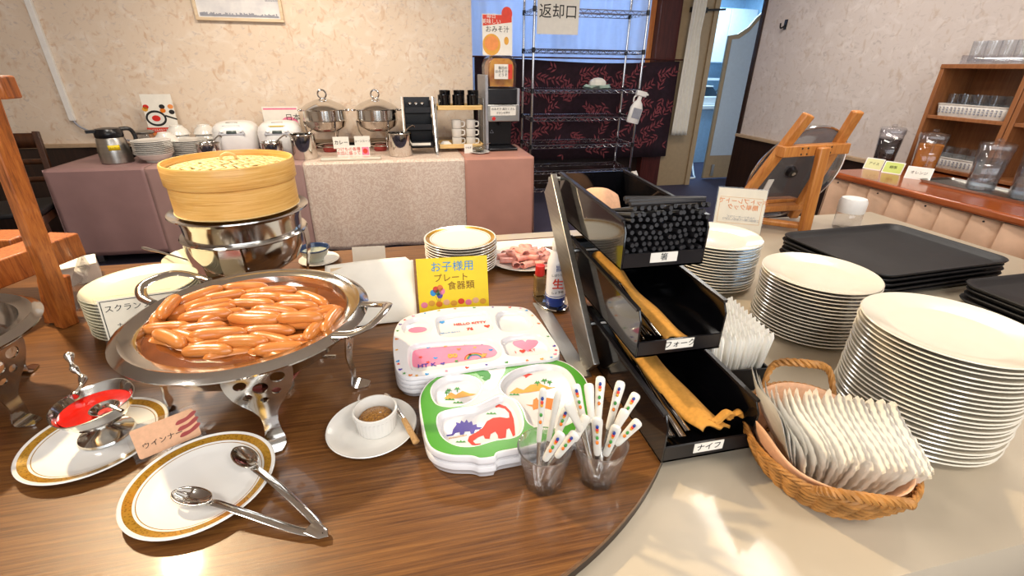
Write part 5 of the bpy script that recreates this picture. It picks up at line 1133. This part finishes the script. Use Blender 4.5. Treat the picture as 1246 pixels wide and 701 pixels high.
text('生', .034, M['red_ink'], sy, (-.004, -.0296, .075), rot=(pi/2, 0, -.15), bold=.02); text('しぼりたて', .0085, M['ink'], sy, (-.004, -.0296, .105)); text('しょうゆ', .0095, M['ink'], sy, (-.004, -.0296, .05)); text('旨', .02, M['soyblue'], sy, (-.004, -.0296, .125))
tb2 = thing('seasoning_bottle', 'small square seasoning bottle with a red cap by the soy sauce', 'bottle', (.375, 1.255, WT+.004)); M['dressing'] = mat('dressing', '#9A7A4A', .15, var=.2, trans=.3)
MB().box(-.016, .016, -.016, .016, 0, .065).build('body', M['dressing'], tb2, bev=.004); MB().lathe([(0, .065), (.013, .065), (.015, .068), (.014, .098), (0, .1)], 20).build('cap', M['red'], tb2)
# ================================================================ CHILDREN'S TRAYS
def PX(ox, oy, s, z): return lambda p: (lambda q: (q.x, q.y))(A(ox+p[0]/s, oy+p[1]/s, z))
def cen(l): return (sum(p[0] for p in l)/len(l), sum(p[1] for p in l)/len(l))
def kid_tray(name, outline, wells, c, zh, skirt, depth, m):
    """tray mesh, origin under its centre, top at z=zh+skirt ... returns MB"""
    R_ = lambda l: [(p[0]-c[0], p[1]-c[1]) for p in l]
    o = R_(outline); mb = MB()
    L3 = lambda l, z: [(p[0], p[1], z) for p in l]
    mb.loft([L3(inset(o, .012), 0), L3(inset(o, .006), .002), L3(inset(o, .002), skirt*.55), L3(o, skirt*.62), L3(o, skirt-.003), L3(inset(o, .0015), skirt)], True, False)
    me = fill2d([inset(o, .0015)]+[R_(w_) for w_ in wells], m, name, link=False)
    mb.add([(v.co.x, v.co.y, skirt) for v in me.vertices], [tuple(p.vertices) for p in me.polygons]); bpy.data.meshes.remove(me)
    for w_ in wells:
        w2 = R_(w_); mb.loft([L3(w2, skirt), L3(inset(w2, .002), skirt-.002), L3(inset(w2, .006), skirt-depth+.002), L3(inset(w2, .011), skirt-depth)], False, True)
    return mb
def decal(name, par, m, loop, c, z, th=.0005):
    me = fill2d([[(p[0]-c[0], p[1]-c[1]) for p in loop]], M[m], name, link=False)
    o = bpy.data.objects.new(name, me); COL.objects.link(o); o.parent = par; o.location = (0, 0, z); return o
# ---- green dinosaur tray
ZG = .768; g_ = PX(480, 420, 3.506, ZG); gd = PX(480, 420, 3.506, ZG-.013)
OUT = smoothloop([g_(p) for p in [(103, 250), (112, 200), (150, 152), (220, 116), (330, 100), (420, 96), (480, 78), (550, 62), (630, 56), (705, 64), (765, 92), (815, 140), (838, 200), (848, 270), (828, 335), (770, 378), (650, 414), (540, 442), (447, 460), (428, 480), (365, 488), (325, 478), (235, 474), (168, 452), (135, 415), (116, 340)]], 120)
GW = [smoothloop([g_(p) for p in l], 60) for l in (
    [(157, 200), (175, 160), (225, 132), (290, 126), (345, 140), (372, 170), (355, 210), (310, 245), (240, 262), (180, 250)],
    [(183, 315), (200, 288), (260, 272), (340, 262), (410, 232), (455, 215), (500, 230), (530, 270), (548, 330), (535, 375), (500, 395), (430, 405), (340, 430), (270, 428), (215, 400), (190, 360)],
    [(452, 165), (490, 120), (550, 95), (630, 82), (705, 92), (750, 125), (775, 180), (785, 255), (765, 320), (700, 350), (625, 355), (572, 330), (550, 275), (520, 235), (465, 205)])]
gc = cen(OUT)
gmb = kid_tray('children_tray', OUT, GW, gc, 0, .028, .013, M['melamine'])
M['tray2'] = M['melamine']
lower = thing('children_tray', 'lower dinosaur children\'s tray, only its white edge showing', 'tray', (gc[0], gc[1], WT), 0, 'stacked dinosaur trays'); gb = gmb.build('body', M['melamine'], lower, smooth=35)
top = thing('children_tray', 'green-rimmed divided children\'s tray printed with dinosaurs, on top of its stack', 'tray', (gc[0], gc[1], ZG-.028), 0, 'stacked dinosaur trays'); o = gb.copy(); COL.objects.link(o); o.parent = top
# green border print (with wells and the white notch left out)
notch = smoothloop([g_(p) for p in [(375, 108), (425, 103), (472, 92), (468, 118), (446, 150), (432, 178), (408, 190), (380, 180), (386, 160), (405, 140), (395, 122)]], 40)
me = fill2d([[(p[0]-gc[0], p[1]-gc[1]) for p in l] for l in [inset(OUT, .004)]+[inset(w_, -.0022) for w_ in GW]+[notch]], M['green'], 'green_border', link=False)
o = bpy.data.objects.new('green_border', me); COL.objects.link(o); o.parent = top; o.location.z = .0284
ZD = .028-.013+.0006; k = lambda l: [gd(p) for p in l]
decal('sauropod_print', top, 'dinored', k([(430, 258), (445, 252), (475, 262), (497, 285), (508, 315), (512, 345), (515, 385), (505, 390), (497, 370), (490, 355), (478, 360), (475, 395), (455, 400), (442, 398), (440, 385), (430, 370), (410, 380), (405, 400), (385, 400), (380, 385), (355, 395), (335, 410), (345, 422), (370, 420), (365, 428), (330, 427), (312, 410), (318, 390), (345, 375), (375, 355), (395, 325), (420, 312), (450, 308), (480, 312), (490, 310), (488, 290), (470, 272), (445, 265), (432, 268)]), gc, ZD)
decal('stegosaur_print', top, 'purple', k([(220, 385), (245, 380), (250, 360), (265, 340), (262, 330), (280, 335), (285, 322), (298, 332), (308, 318), (316, 332), (330, 325), (335, 342), (350, 338), (352, 350), (375, 350), (365, 360), (345, 362), (338, 378), (325, 380), (322, 368), (300, 370), (295, 382), (280, 384), (278, 372), (262, 375), (250, 386), (225, 390)]), gc, ZD)
decal('triceratops_print', top, 'orange', k([(560, 255), (590, 255), (592, 235), (607, 225), (617, 240), (650, 225), (680, 230), (684, 255), (677, 280), (662, 275), (642, 270), (625, 285), (615, 270), (592, 278), (588, 264)]), gc, ZD)
decal('pterosaur_print', top, 'dinored', k([(545, 132), (575, 122), (590, 125), (572, 132), (560, 142), (556, 134)]), gc, ZD)
decal('island_print', top, 'sand', k([(210, 228), (240, 202), (262, 212), (290, 196), (320, 207), (350, 209), (330, 216), (280, 226), (230, 232)]), gc, ZD)
decal('island_print', top, 'sand', k([(490, 205), (522, 182), (550, 192), (580, 170), (620, 165), (660, 180), (695, 180), (650, 190), (580, 202), (520, 208)]), gc, ZD)
for x, y, w_ in ((232, 195, 16), (268, 188, 15), (222, 205, 10), (610, 162, 16), (640, 153, 18), (662, 160, 14)):
    decal('palm_print', top, 'leafg', k([(x-w_, y+4), (x-w_*.5, y-3), (x-w_*.3, y-9), (x, y-4), (x+w_*.4, y-9), (x+w_*.5, y-2), (x+w_, y+3), (x+w_*.4, y+2), (x+3, y+4), (x+2, y+14), (x-2, y+14), (x-2, y+4), (x-w_*.5, y+3)]), gc, ZD+.0004)
for x, y in ((412, 293), (270, 246), (282, 413), (510, 212), (235, 233)): decal('grass_print', top, 'leafg', k([(x-22, y+3), (x-14, y-4), (x-6, y), (x, y-7), (x+8, y-1), (x+16, y-5), (x+24, y+3)]), gc, ZD)
decal('croc_print', top, 'leafg', [g_(p) for p in [(350, 118), (375, 108), (400, 112), (412, 128), (408, 146), (385, 152), (372, 142), (388, 134), (365, 132)]], gc, .0289)
text('BRACHIOSAURUS', .0042, M['sand'], top, (gd((270, 392))[0]-gc[0], gd((270, 392))[1]-gc[1], ZD), rot=(0, 0, .05))
# ---- pink patterned trays
ZK = .775; kk = PX(380, 260, 3.3375, ZK); kd = PX(380, 260, 3.3375, ZK-.012)
KO = smoothloop([kk(p) for p in [(332, 605), (326, 520), (338, 460), (372, 424), (450, 400), (560, 382), (700, 375), (825, 377), (880, 390), (925, 435), (990, 525), (1005, 562), (985, 588), (900, 600), (750, 618), (600, 640), (450, 662), (390, 666), (348, 648)]], 100)
KW = [smoothloop([kk(p) for p in l], 48) for l in (
    [(360, 465), (380, 435), (430, 420), (475, 428), (492, 455), (475, 482), (430, 492), (385, 490)],
    [(386, 570), (400, 535), (470, 520), (600, 511), (700, 508), (745, 520), (772, 555), (755, 588), (690, 606), (520, 630), (420, 640), (392, 615)],
    [(765, 515), (800, 497), (870, 488), (930, 495), (968, 530), (965, 558), (900, 575), (830, 580), (790, 572), (775, 545)],
    [(742, 420), (765, 396), (840, 393), (878, 412), (900, 450), (870, 472), (790, 480), (755, 462)],
    [(500, 428), (540, 410), (640, 395), (705, 395), (728, 425), (735, 465), (690, 485), (580, 500), (520, 496), (505, 470)])]
kc_ = cen(KO)
kmb = kid_tray('children_tray', KO, KW, kc_, 0, .022, .012, M['melamine']); kb = None
for i in range(4):
    t_ = thing('children_tray', 'white divided children\'s tray with pink panel and hearts, top of its stack' if i == 3 else 'white children\'s tray, %s from the top under the pink patterned one' % ORD[3-i], 'tray', (kc_[0], kc_[1], WT+.011*i), 0, 'stacked pink patterned trays')
    if kb is None: kb = kmb.build('body', M['melamine'], t_, smooth=35)
    else: o = kb.copy(); COL.objects.link(o); o.parent = t_
kt_ = t_; zk = .022-.012+.0006; kq = lambda l: [kd(p) for p in l]
decal('pink_panel_print', kt_, 'pink', smoothloop(kq([(402, 575), (412, 548), (480, 538), (600, 524), (695, 518), (735, 530), (752, 560), (735, 580), (680, 590), (520, 612), (425, 626), (405, 610)]), 60), kc_, zk)
decal('pink_oval_print', kt_, 'pink', ell(*kd((428, 472)), .0235, .014, 24, -.1), kc_, zk)
def heart(cx, cy, s, a=0):
    return [(cx+s*(cos(a)*x-sin(a)*y), cy+s*(sin(a)*x+cos(a)*y)) for x, y in [(16*sin(t)**3/17, (13*cos(t)-5*cos(2*t)-2*cos(3*t)-cos(4*t))/17) for t in [2*pi*i/24 for i in range(24)]]]
def star(cx, cy, s, a=0): return [(cx+s*(1 if i % 2 == 0 else .45)*cos(a+pi/2+i*pi/5), cy+s*(1 if i % 2 == 0 else .45)*sin(a+pi/2+i*pi/5)) for i in range(10)]
decal('heart_print', kt_, 'pink', heart(*kd((868, 532)), .034, -.1), kc_, zk)
random.seed(31); cols = ('blue_ink', 'sand', 'orange', 'leafg', 'purple', 'red_ink', 'pink')
for i, p in enumerate([(470, 545), (540, 540), (595, 552), (620, 532), (690, 530), (440, 585), (500, 588), (640, 575), (700, 572), (585, 600), (530, 610), (470, 605), (725, 555), (660, 545), (560, 575)]):
    decal('star_print' if i % 2 else 'heart_print', kt_, cols[i % 6], (star if i % 2 else heart)(*kd(p), .006, random.uniform(-.5, .5)), kc_, zk+.0006)
for i in range(4): # rainbow in the panel
    c_ = kd((660, 590)); r0, r1 = .024-.003*i, .0215-.003*i
    decal('rainbow_print', kt_, ('red_ink', 'sand', 'leafg', 'blue_ink')[i], [(c_[0]+r0*cos(pi*j/12), c_[1]+r0*sin(pi*j/12)) for j in range(13)]+[(c_[0]+r1*cos(pi*j/12), c_[1]+r1*sin(pi*j/12)) for j in range(12, -1, -1)], kc_, zk+.0006)
decal('star_print', kt_, 'sand', star(*kd((695, 578)), .010), kc_, zk+.001)
tx = lambda p: (kd(p)[0]-kc_[0], kd(p)[1]-kc_[1], zk+.0008)
text('HELLO KITTY', .014, M['red_ink'], kt_, tx((640, 447)), rot=(0, 0, -.02), bold=.03); text('76', .017, M['red_ink'], kt_, tx((640, 470)), rot=(0, 0, 0), bold=.03); text('HELLO KITTY', .0085, M['blue_ink'], kt_, tx((560, 484)), rot=(0, 0, 0)); text('00', .022, M['sand'], kt_, tx((570, 580)), rot=(0, 0, 0), bold=.05); text('HT K', .018, M['purple'], kt_, tx((465, 618)), rot=(0, 0, 0), bold=.03); text('I  ♥  KT', .013, M['red_ink'], kt_, tx((865, 560)), rot=(0, 0, 0))
for i in range(34):
    a, b = KO[(i*3) % 100], kc_; dx, dy = b[0]-a[0], b[1]-a[1]; L_ = hypot(dx, dy)
    p = (a[0]+dx/L_*.009, a[1]+dy/L_*.009)
    if any(hypot(p[0]-w_[0], p[1]-w_[1]) < .004 for W_ in KW for w_ in W_): continue
    decal('edge_print', kt_, cols[i % 7], (star if i % 2 else heart)(*p, .005, random.uniform(-.6, .6)), kc_, .0226)
for p, m in (((508, 412), 'red_ink'), ((527, 442), 'blue_ink'), ((710, 458), 'red_ink')): decal('heart_print', kt_, m, heart(*kd(p), .009), kc_, zk+.0006)
# ================================================================ GLASSES WITH CHILDREN'S CUTLERY
def glass9(name, label, c, R, h):
    o = thing(name, label, 'glass', (c[0], c[1], WT)); n = 72
    def fn(a, r, z):
        t = max(0, min(1, (h*.62-z)/(h*.1))); f = cos(pi/9)/cos((a % (2*pi/9))-pi/9); return 1*(1-t)+t*f*1.03
    MB().lathe([(0, 0), (R*.66, 0), (R*.7, .003), (R*.84, h*.55), (R*.93, h*.72), (R, h), (R*.965, h+.0008), (R*.93, h), (R*.87, h*.72), (R*.76, h*.5), (R*.6, .013), (0, .011)], n, fn=lambda a, r, z: fn(a, r, z) if r > 0 else 1).build('tumbler', M['tumblerglass'], o, smooth=22); return o
G1, G2 = (.186, .553), (.282, .543)
glass9('cutlery_glass', 'faceted glass of children\'s spoons closest to the green tray', G1, .046, .082)
glass9('cutlery_glass', 'faceted glass crowded with children\'s forks beside the black bins', G2, .046, .082)
M['handle_white'] = mat('white_handle', '#DEDAD0', .25, var=.01, coat=.3)
def kidspoon(top, low, Yt, Yl, gc2, lb, i, w=.0085):
    a = AY(480+top[0]/3.506, 420+top[1]/3.506, Yt); b = AY(480+low[0]/3.506, 420+low[1]/3.506, Yl)
    d = (a-b); L = d.length; o = thing('children_utensil', lb, 'cutlery', b, 0, 'children\'s cutlery with white handles')
    zz = d.normalized(); xx = (CP-b); xx = (xx-zz*xx.dot(zz)).normalized(); yy = zz.cross(xx); Q = Matrix((xx, yy, zz)).transposed(); o.rotation_euler = Q.to_euler()
    P = [(0, 0, L*t) for t in (0, .04, .12, .3, .5, .7, .85, .94, .985, 1)]
    MB().tube(P, [w*x for x in (.45, .62, .7, .75, .82, .92, 1, .95, .7, .3)], 12, flat=.45).build('handle', M['handle_white'], o)
    Rinv = Q.transposed(); e = Rinv @ (V((gc2[0]+((i*37) % 7-3)*.004, gc2[1]+((i*53) % 7-3)*.004, WT+.018))-b)
    MB().tube([(0, 0, .004), e*.3, e*.7, e], [.0032, .003, .004, .007], 8, flat=.5).build('metal_end', M['steel'], o)
    if i % 2 == 0 or i % 3 == 0:
        fr_ = MB(); rot_local = V((1, 0, 0)); sgn = 1
        for k_, (t, mm) in enumerate(((.84, 'soyblue'), (.77, 'red_ink'), (.72, 'sand'), (.55, 'leafg'), (.42, 'orange'))):
            nrm2 = V((rot_local.x, rot_local.y, 0)); nrm2.normalize()
            fr2 = MB().ball((0, 0, 0), .0026, 8, 1, 1, 1.3); q_ = fr2.build('fruit_print', M[mm], o); 
            ang2 = atan2(nrm2.y, nrm2.x); hw2 = w*(.7+.3*t); rr = (hw2*.45*hw2)/sqrt((hw2*sin(ang2))**2+(.45*hw2*cos(ang2))**2) if True else 0
            q_.location = (nrm2.x*(rr-.0014), nrm2.y*(rr-.0014), L*t)
for i, (t, l, yt, yl) in enumerate([((635, 182), (615, 420), .57, .565), ((702, 192), (655, 415), .575, .57), ((738, 268), (695, 380), .57, .56), ((715, 372), (640, 492), .515, .525), ((775, 372), (690, 478), .525, .535), ((822, 300), (765, 410), .555, .55)]):
    kidspoon(t, l, yt, yl, G1, ['slim white patterned handle standing tallest in the spoon glass', 'slim white patterned handle second tallest in the spoon glass', 'white utensil handle behind the slim ones in the spoon glass', 'broad white spoon handle leaning out over the spoon glass rim', 'broad white spoon handle leaning toward the fork glass', 'white spoon handle leaning between the two glasses'][i], i, .0062 if i < 2 else .0085)
for i, (t, l, yt, yl) in enumerate([((770, 165), (808, 330), .60, .57), ((828, 162), (842, 330), .60, .57), ((880, 132), (868, 330), .605, .57), ((968, 152), (912, 360), .595, .565), ((1035, 205), (955, 340), .57, .56), ((988, 275), (930, 380), .55, .55), ((1045, 322), (945, 425), .53, .54), ((738, 245), (800, 370), .555, .55), ((865, 308), (865, 470), .505, .515), ((950, 343), (900, 472), .51, .52)]):
    kidspoon(t, l, yt, yl, G2, ['patterned white handle farthest left in the fork glass', 'patterned white handle next to the tallest in the fork glass', 'tallest patterned white handle in the fork glass', 'tall plain white handle leaning right in the fork glass', 'plain white handle leaning far right in the fork glass', 'short patterned white handle in the fork glass', 'plain white handle lowest on the right of the fork glass', 'plain white handle leaning left toward the green tray', 'broad plain white handle at the front of the fork glass', 'plain white handle front right of the fork glass'][i], i)
# ================================================================ FOREGROUND PLATES
pk = MB().lathe(plate_mesh(.113, h=.018), 72).build('gold_band_plate', M['goldplate2'], loc=(-.607, .812, WT)); tag(pk, 'white plate with gold band under the ketchup boat', 'plate')
pt_ = pk.copy(); COL.objects.link(pt_); pt_.location = (-.38, .662, WT); tag(pt_, 'white plate with gold band holding the serving tongs', 'plate')
# ketchup boat
kb_ = thing('sauce_boat', 'polished steel footed sauce boat of ketchup on the gold-banded plate', 'sauce boat', (-.597, .826, WT+.0085), radians(-25))
MB().lathe([(0, 0), (.04, 0), (.0445, .003), (.043, .007), (.03, .013), (.016, .02), (.012, .028), (.018, .034)], 40).build('foot', M['steel'], kb_)
lip = lambda a, r, z: 1+max(0, (z-.045)/.03)*.13*(max(0, cos(a+1.2))**8+max(0, cos(a+1.2+pi))**8)
MB().lathe([(0, .032), (.025, .034), (.045, .044), (.056, .062), (.06, .076), (.0625, .078), (.0605, .0785), (.0575, .074), (.053, .062), (.04, .046), (0, .038)], 48, fn=lip).build('bowl', M['steel'], kb_)
M['ketchup'] = mat('ketchup', '#C4170C', .12, var=.12, scale=40, coat=.6, bump=.25, bscale=45)
MB().lathe([(0, .066), (.02, .067), (.04, .064), (.0535, .064), (.05, .056), (0, .05)], 40).build('ketchup', M['ketchup'], kb_)
la = thing('sauce_ladle', 'small steel spoon resting in the ketchup', 'ladle', (-.597, .826, WT+.0085))
h0, h1 = A(84, 433, .845), A(101, 462, .806); base_ = V((-.597, .826, WT+.0085))
hb = MB().tube(spline([h0-base_, (h0-base_).lerp(h1-base_, .5)+V((-.004, 0, 0)), h1-base_, V((-.045, .028, .074))], 24), [.0055+.0022*sin(i*.9) for i in range(25)], 10).build('handle', M['steel'], kb_, rot=(0, 0, radians(25)))
MB().ball(h0-base_, .0085, 12).build('finial', M['steel'], hb)
MB().tube(spline([V((.02, -.012, .074)), V((.035, -.022, .082)), V((.052, -.032, .081)), V((.066, -.04, .078))], 12), .004, 8, flat=.6).build('handle', M['steel'], la)
MB().lathe([(0, .052), (.012, .054), (.02, .062), (.023, .07), (.021, .07), (.011, .058), (0, .056)], 24, (.028, -.02, .006)).build('bowl', M['steel'], la)
# wiener card
q = board('wiener_card', 'small tilted acrylic card reading wiener with sausage picture', 'card', A(166, 566, WT+.004), A(252, 530, WT+.004), .068, 18, .004, 'acryl')
W_ = q['w']/2; flat(q, 'card_face', 'salmon', rrect(-W_+.007, W_-.007, .006, .062, .004, 3), -.0008); text('ウインナー', .0125, M['ink'], q, (-.008, -.0012, .026))
for i in range(3): flat(q, 'sausage_picture', 'burner', smoothloop([(x*.018+.034, z_*.0045+.022+.0125*i+.004*x) for x, z_ in ((-1, 0), (-.7, 1), (0, .6), (.7, 1.4), (1, .6), (.7, -.4), (0, -.9), (-.7, -.7))], 24), -.0012)
MB().box(-W_, W_, .004, .03, 0, .003).build('foot', M['acryl'], q)
# tongs
tg = thing('serving_tongs', 'steel serving tongs with one spoon and one slotted jaw across the gold-banded plate', 'tongs', A(390, 650, WT+.004))
T0 = tg.location.copy(); ends = (A(222, 604, .742), A(292, 553, .744))
for e, nm in zip(ends, ('slotted_arm', 'spoon_arm')):
    d = e-T0; s_ = V((-d.y, d.x, 0)).normalized()*(1 if nm == 'slotted_arm' else -1)
    P = spline([V((0, 0, .006)), d*.12+s_*.006+V((0, 0, .004)), d*.5+s_*.004+V((0, 0, .008)), d*.74+V((0, 0, .006)), d*.80+V((0, 0, .003))], 24)
    o = MB().tube(P, .0062, 8, flat=.25).build('arm', M['steel'], tg)
    ang = atan2(d.y, d.x); Mt = Matrix.Translation(d*.92+V((0, 0, .008))) @ Matrix.Rotation(ang, 4, 'Z')
    L_ = d.length*.24; nu = 16
    sm = MB().grid(lambda u, v: tuple(Mt @ V((L_*(2*u-1)*.62, (2*v-1)*.017*sqrt(max(0.02, 1-(2*u-1)**2))**1.0, -.008*(1-(2*u-1)**2)*(1-(2*v-1)**2)))), nu, 9)
    if nm == 'slotted_arm':
        sm.f = [f for f in sm.f if not any((f[0] % nu) >= 10 and (f[0]//nu) in (1, 3, 5) for _ in (0,))] ; sm.m = [0]*len(sm.f)
    sm.build('jaw', M['steel'], tg, solid=.0014)
d1 = (ends[0]-T0).normalized(); MB().tube(spline([d1*.02+V((0, 0, .006)), V((.006, -.006, .006)), (ends[1]-T0).normalized()*.02+V((0, 0, .006))], 10), .0085, 8, flat=.2).build('spring_bend', M['steel'], tg)
# ramekin on saucer
sc3 = MB().lathe(plate_mesh(.086, h=.014), 52).build('saucer', M['china'], loc=(-.107, .742, WT)); tag(sc3, 'plain white saucer under the mustard ramekin', 'saucer')
rm = thing('ramekin', 'white fluted ramekin of grain mustard on the saucer', 'ramekin', (-.098, .744, WT+.008))
MB().lathe([(0, 0), (.036, 0), (.038, .003), (.04, .034), (.042, .036), (.042, .044), (.0385, .045), (.037, .04), (.034, .006), (0, .005)], 96, fn=lambda a, r, z: 1+.012*cos(32*a) if .001 < z < .035 and r > .037 else 1).build('body', M['china'], rm)
M['mustard'] = mat('grain_mustard', '#B07A22', .45, var=.4, scale=300, bump=.8, col2='#6A3E10', coat=.3)
ms = MB().lathe([(0, .034), (.012, .033), (.022, .028), (.031, .024), (.033, .018), (0, .014)], 36); random.seed(17)
for k_ in range(90):
    a, r_ = random.random()*2*pi, .03*sqrt(random.random()); ms.ball((r_*cos(a), r_*sin(a), .0335-.010*(r_/.03)**1.5), .0017, 6)
ms.build('mustard', M['mustard'], rm)['kind'] = 'stuff'
kn = thing('butter_knife', 'small spreader with pale wooden handle resting on the saucer edge', 'knife', A(490, 508, WT+.02)); K0 = kn.location.copy()
kp, kq_ = A(468, 479, WT+.02)-K0, A(507, 539, WT+.012)-K0
MB().tube(spline([kp, kp*.5, V((0, 0, 0)), kq_*.15], 12), [.002, .007, .008, .008, .008, .007, .006, .005, .004, .0035, .003, .003, .003], 8, flat=.25).build('blade', M['steel'], kn)
M['palehandle'] = woodmat('pale_handle', '#B08048', '#C99A60', '#D9B07A', .5, 6, 'Z', 0); MB().tube(spline([kq_*.05, kq_*.5, kq_*.9, kq_], 12), [.0045, .0055, .0055, .0058, .006, .006, .0062, .0065, .0068, .007, .007, .006, .003], 10, flat=.65).build('wooden_handle', M['palehandle'], kn)
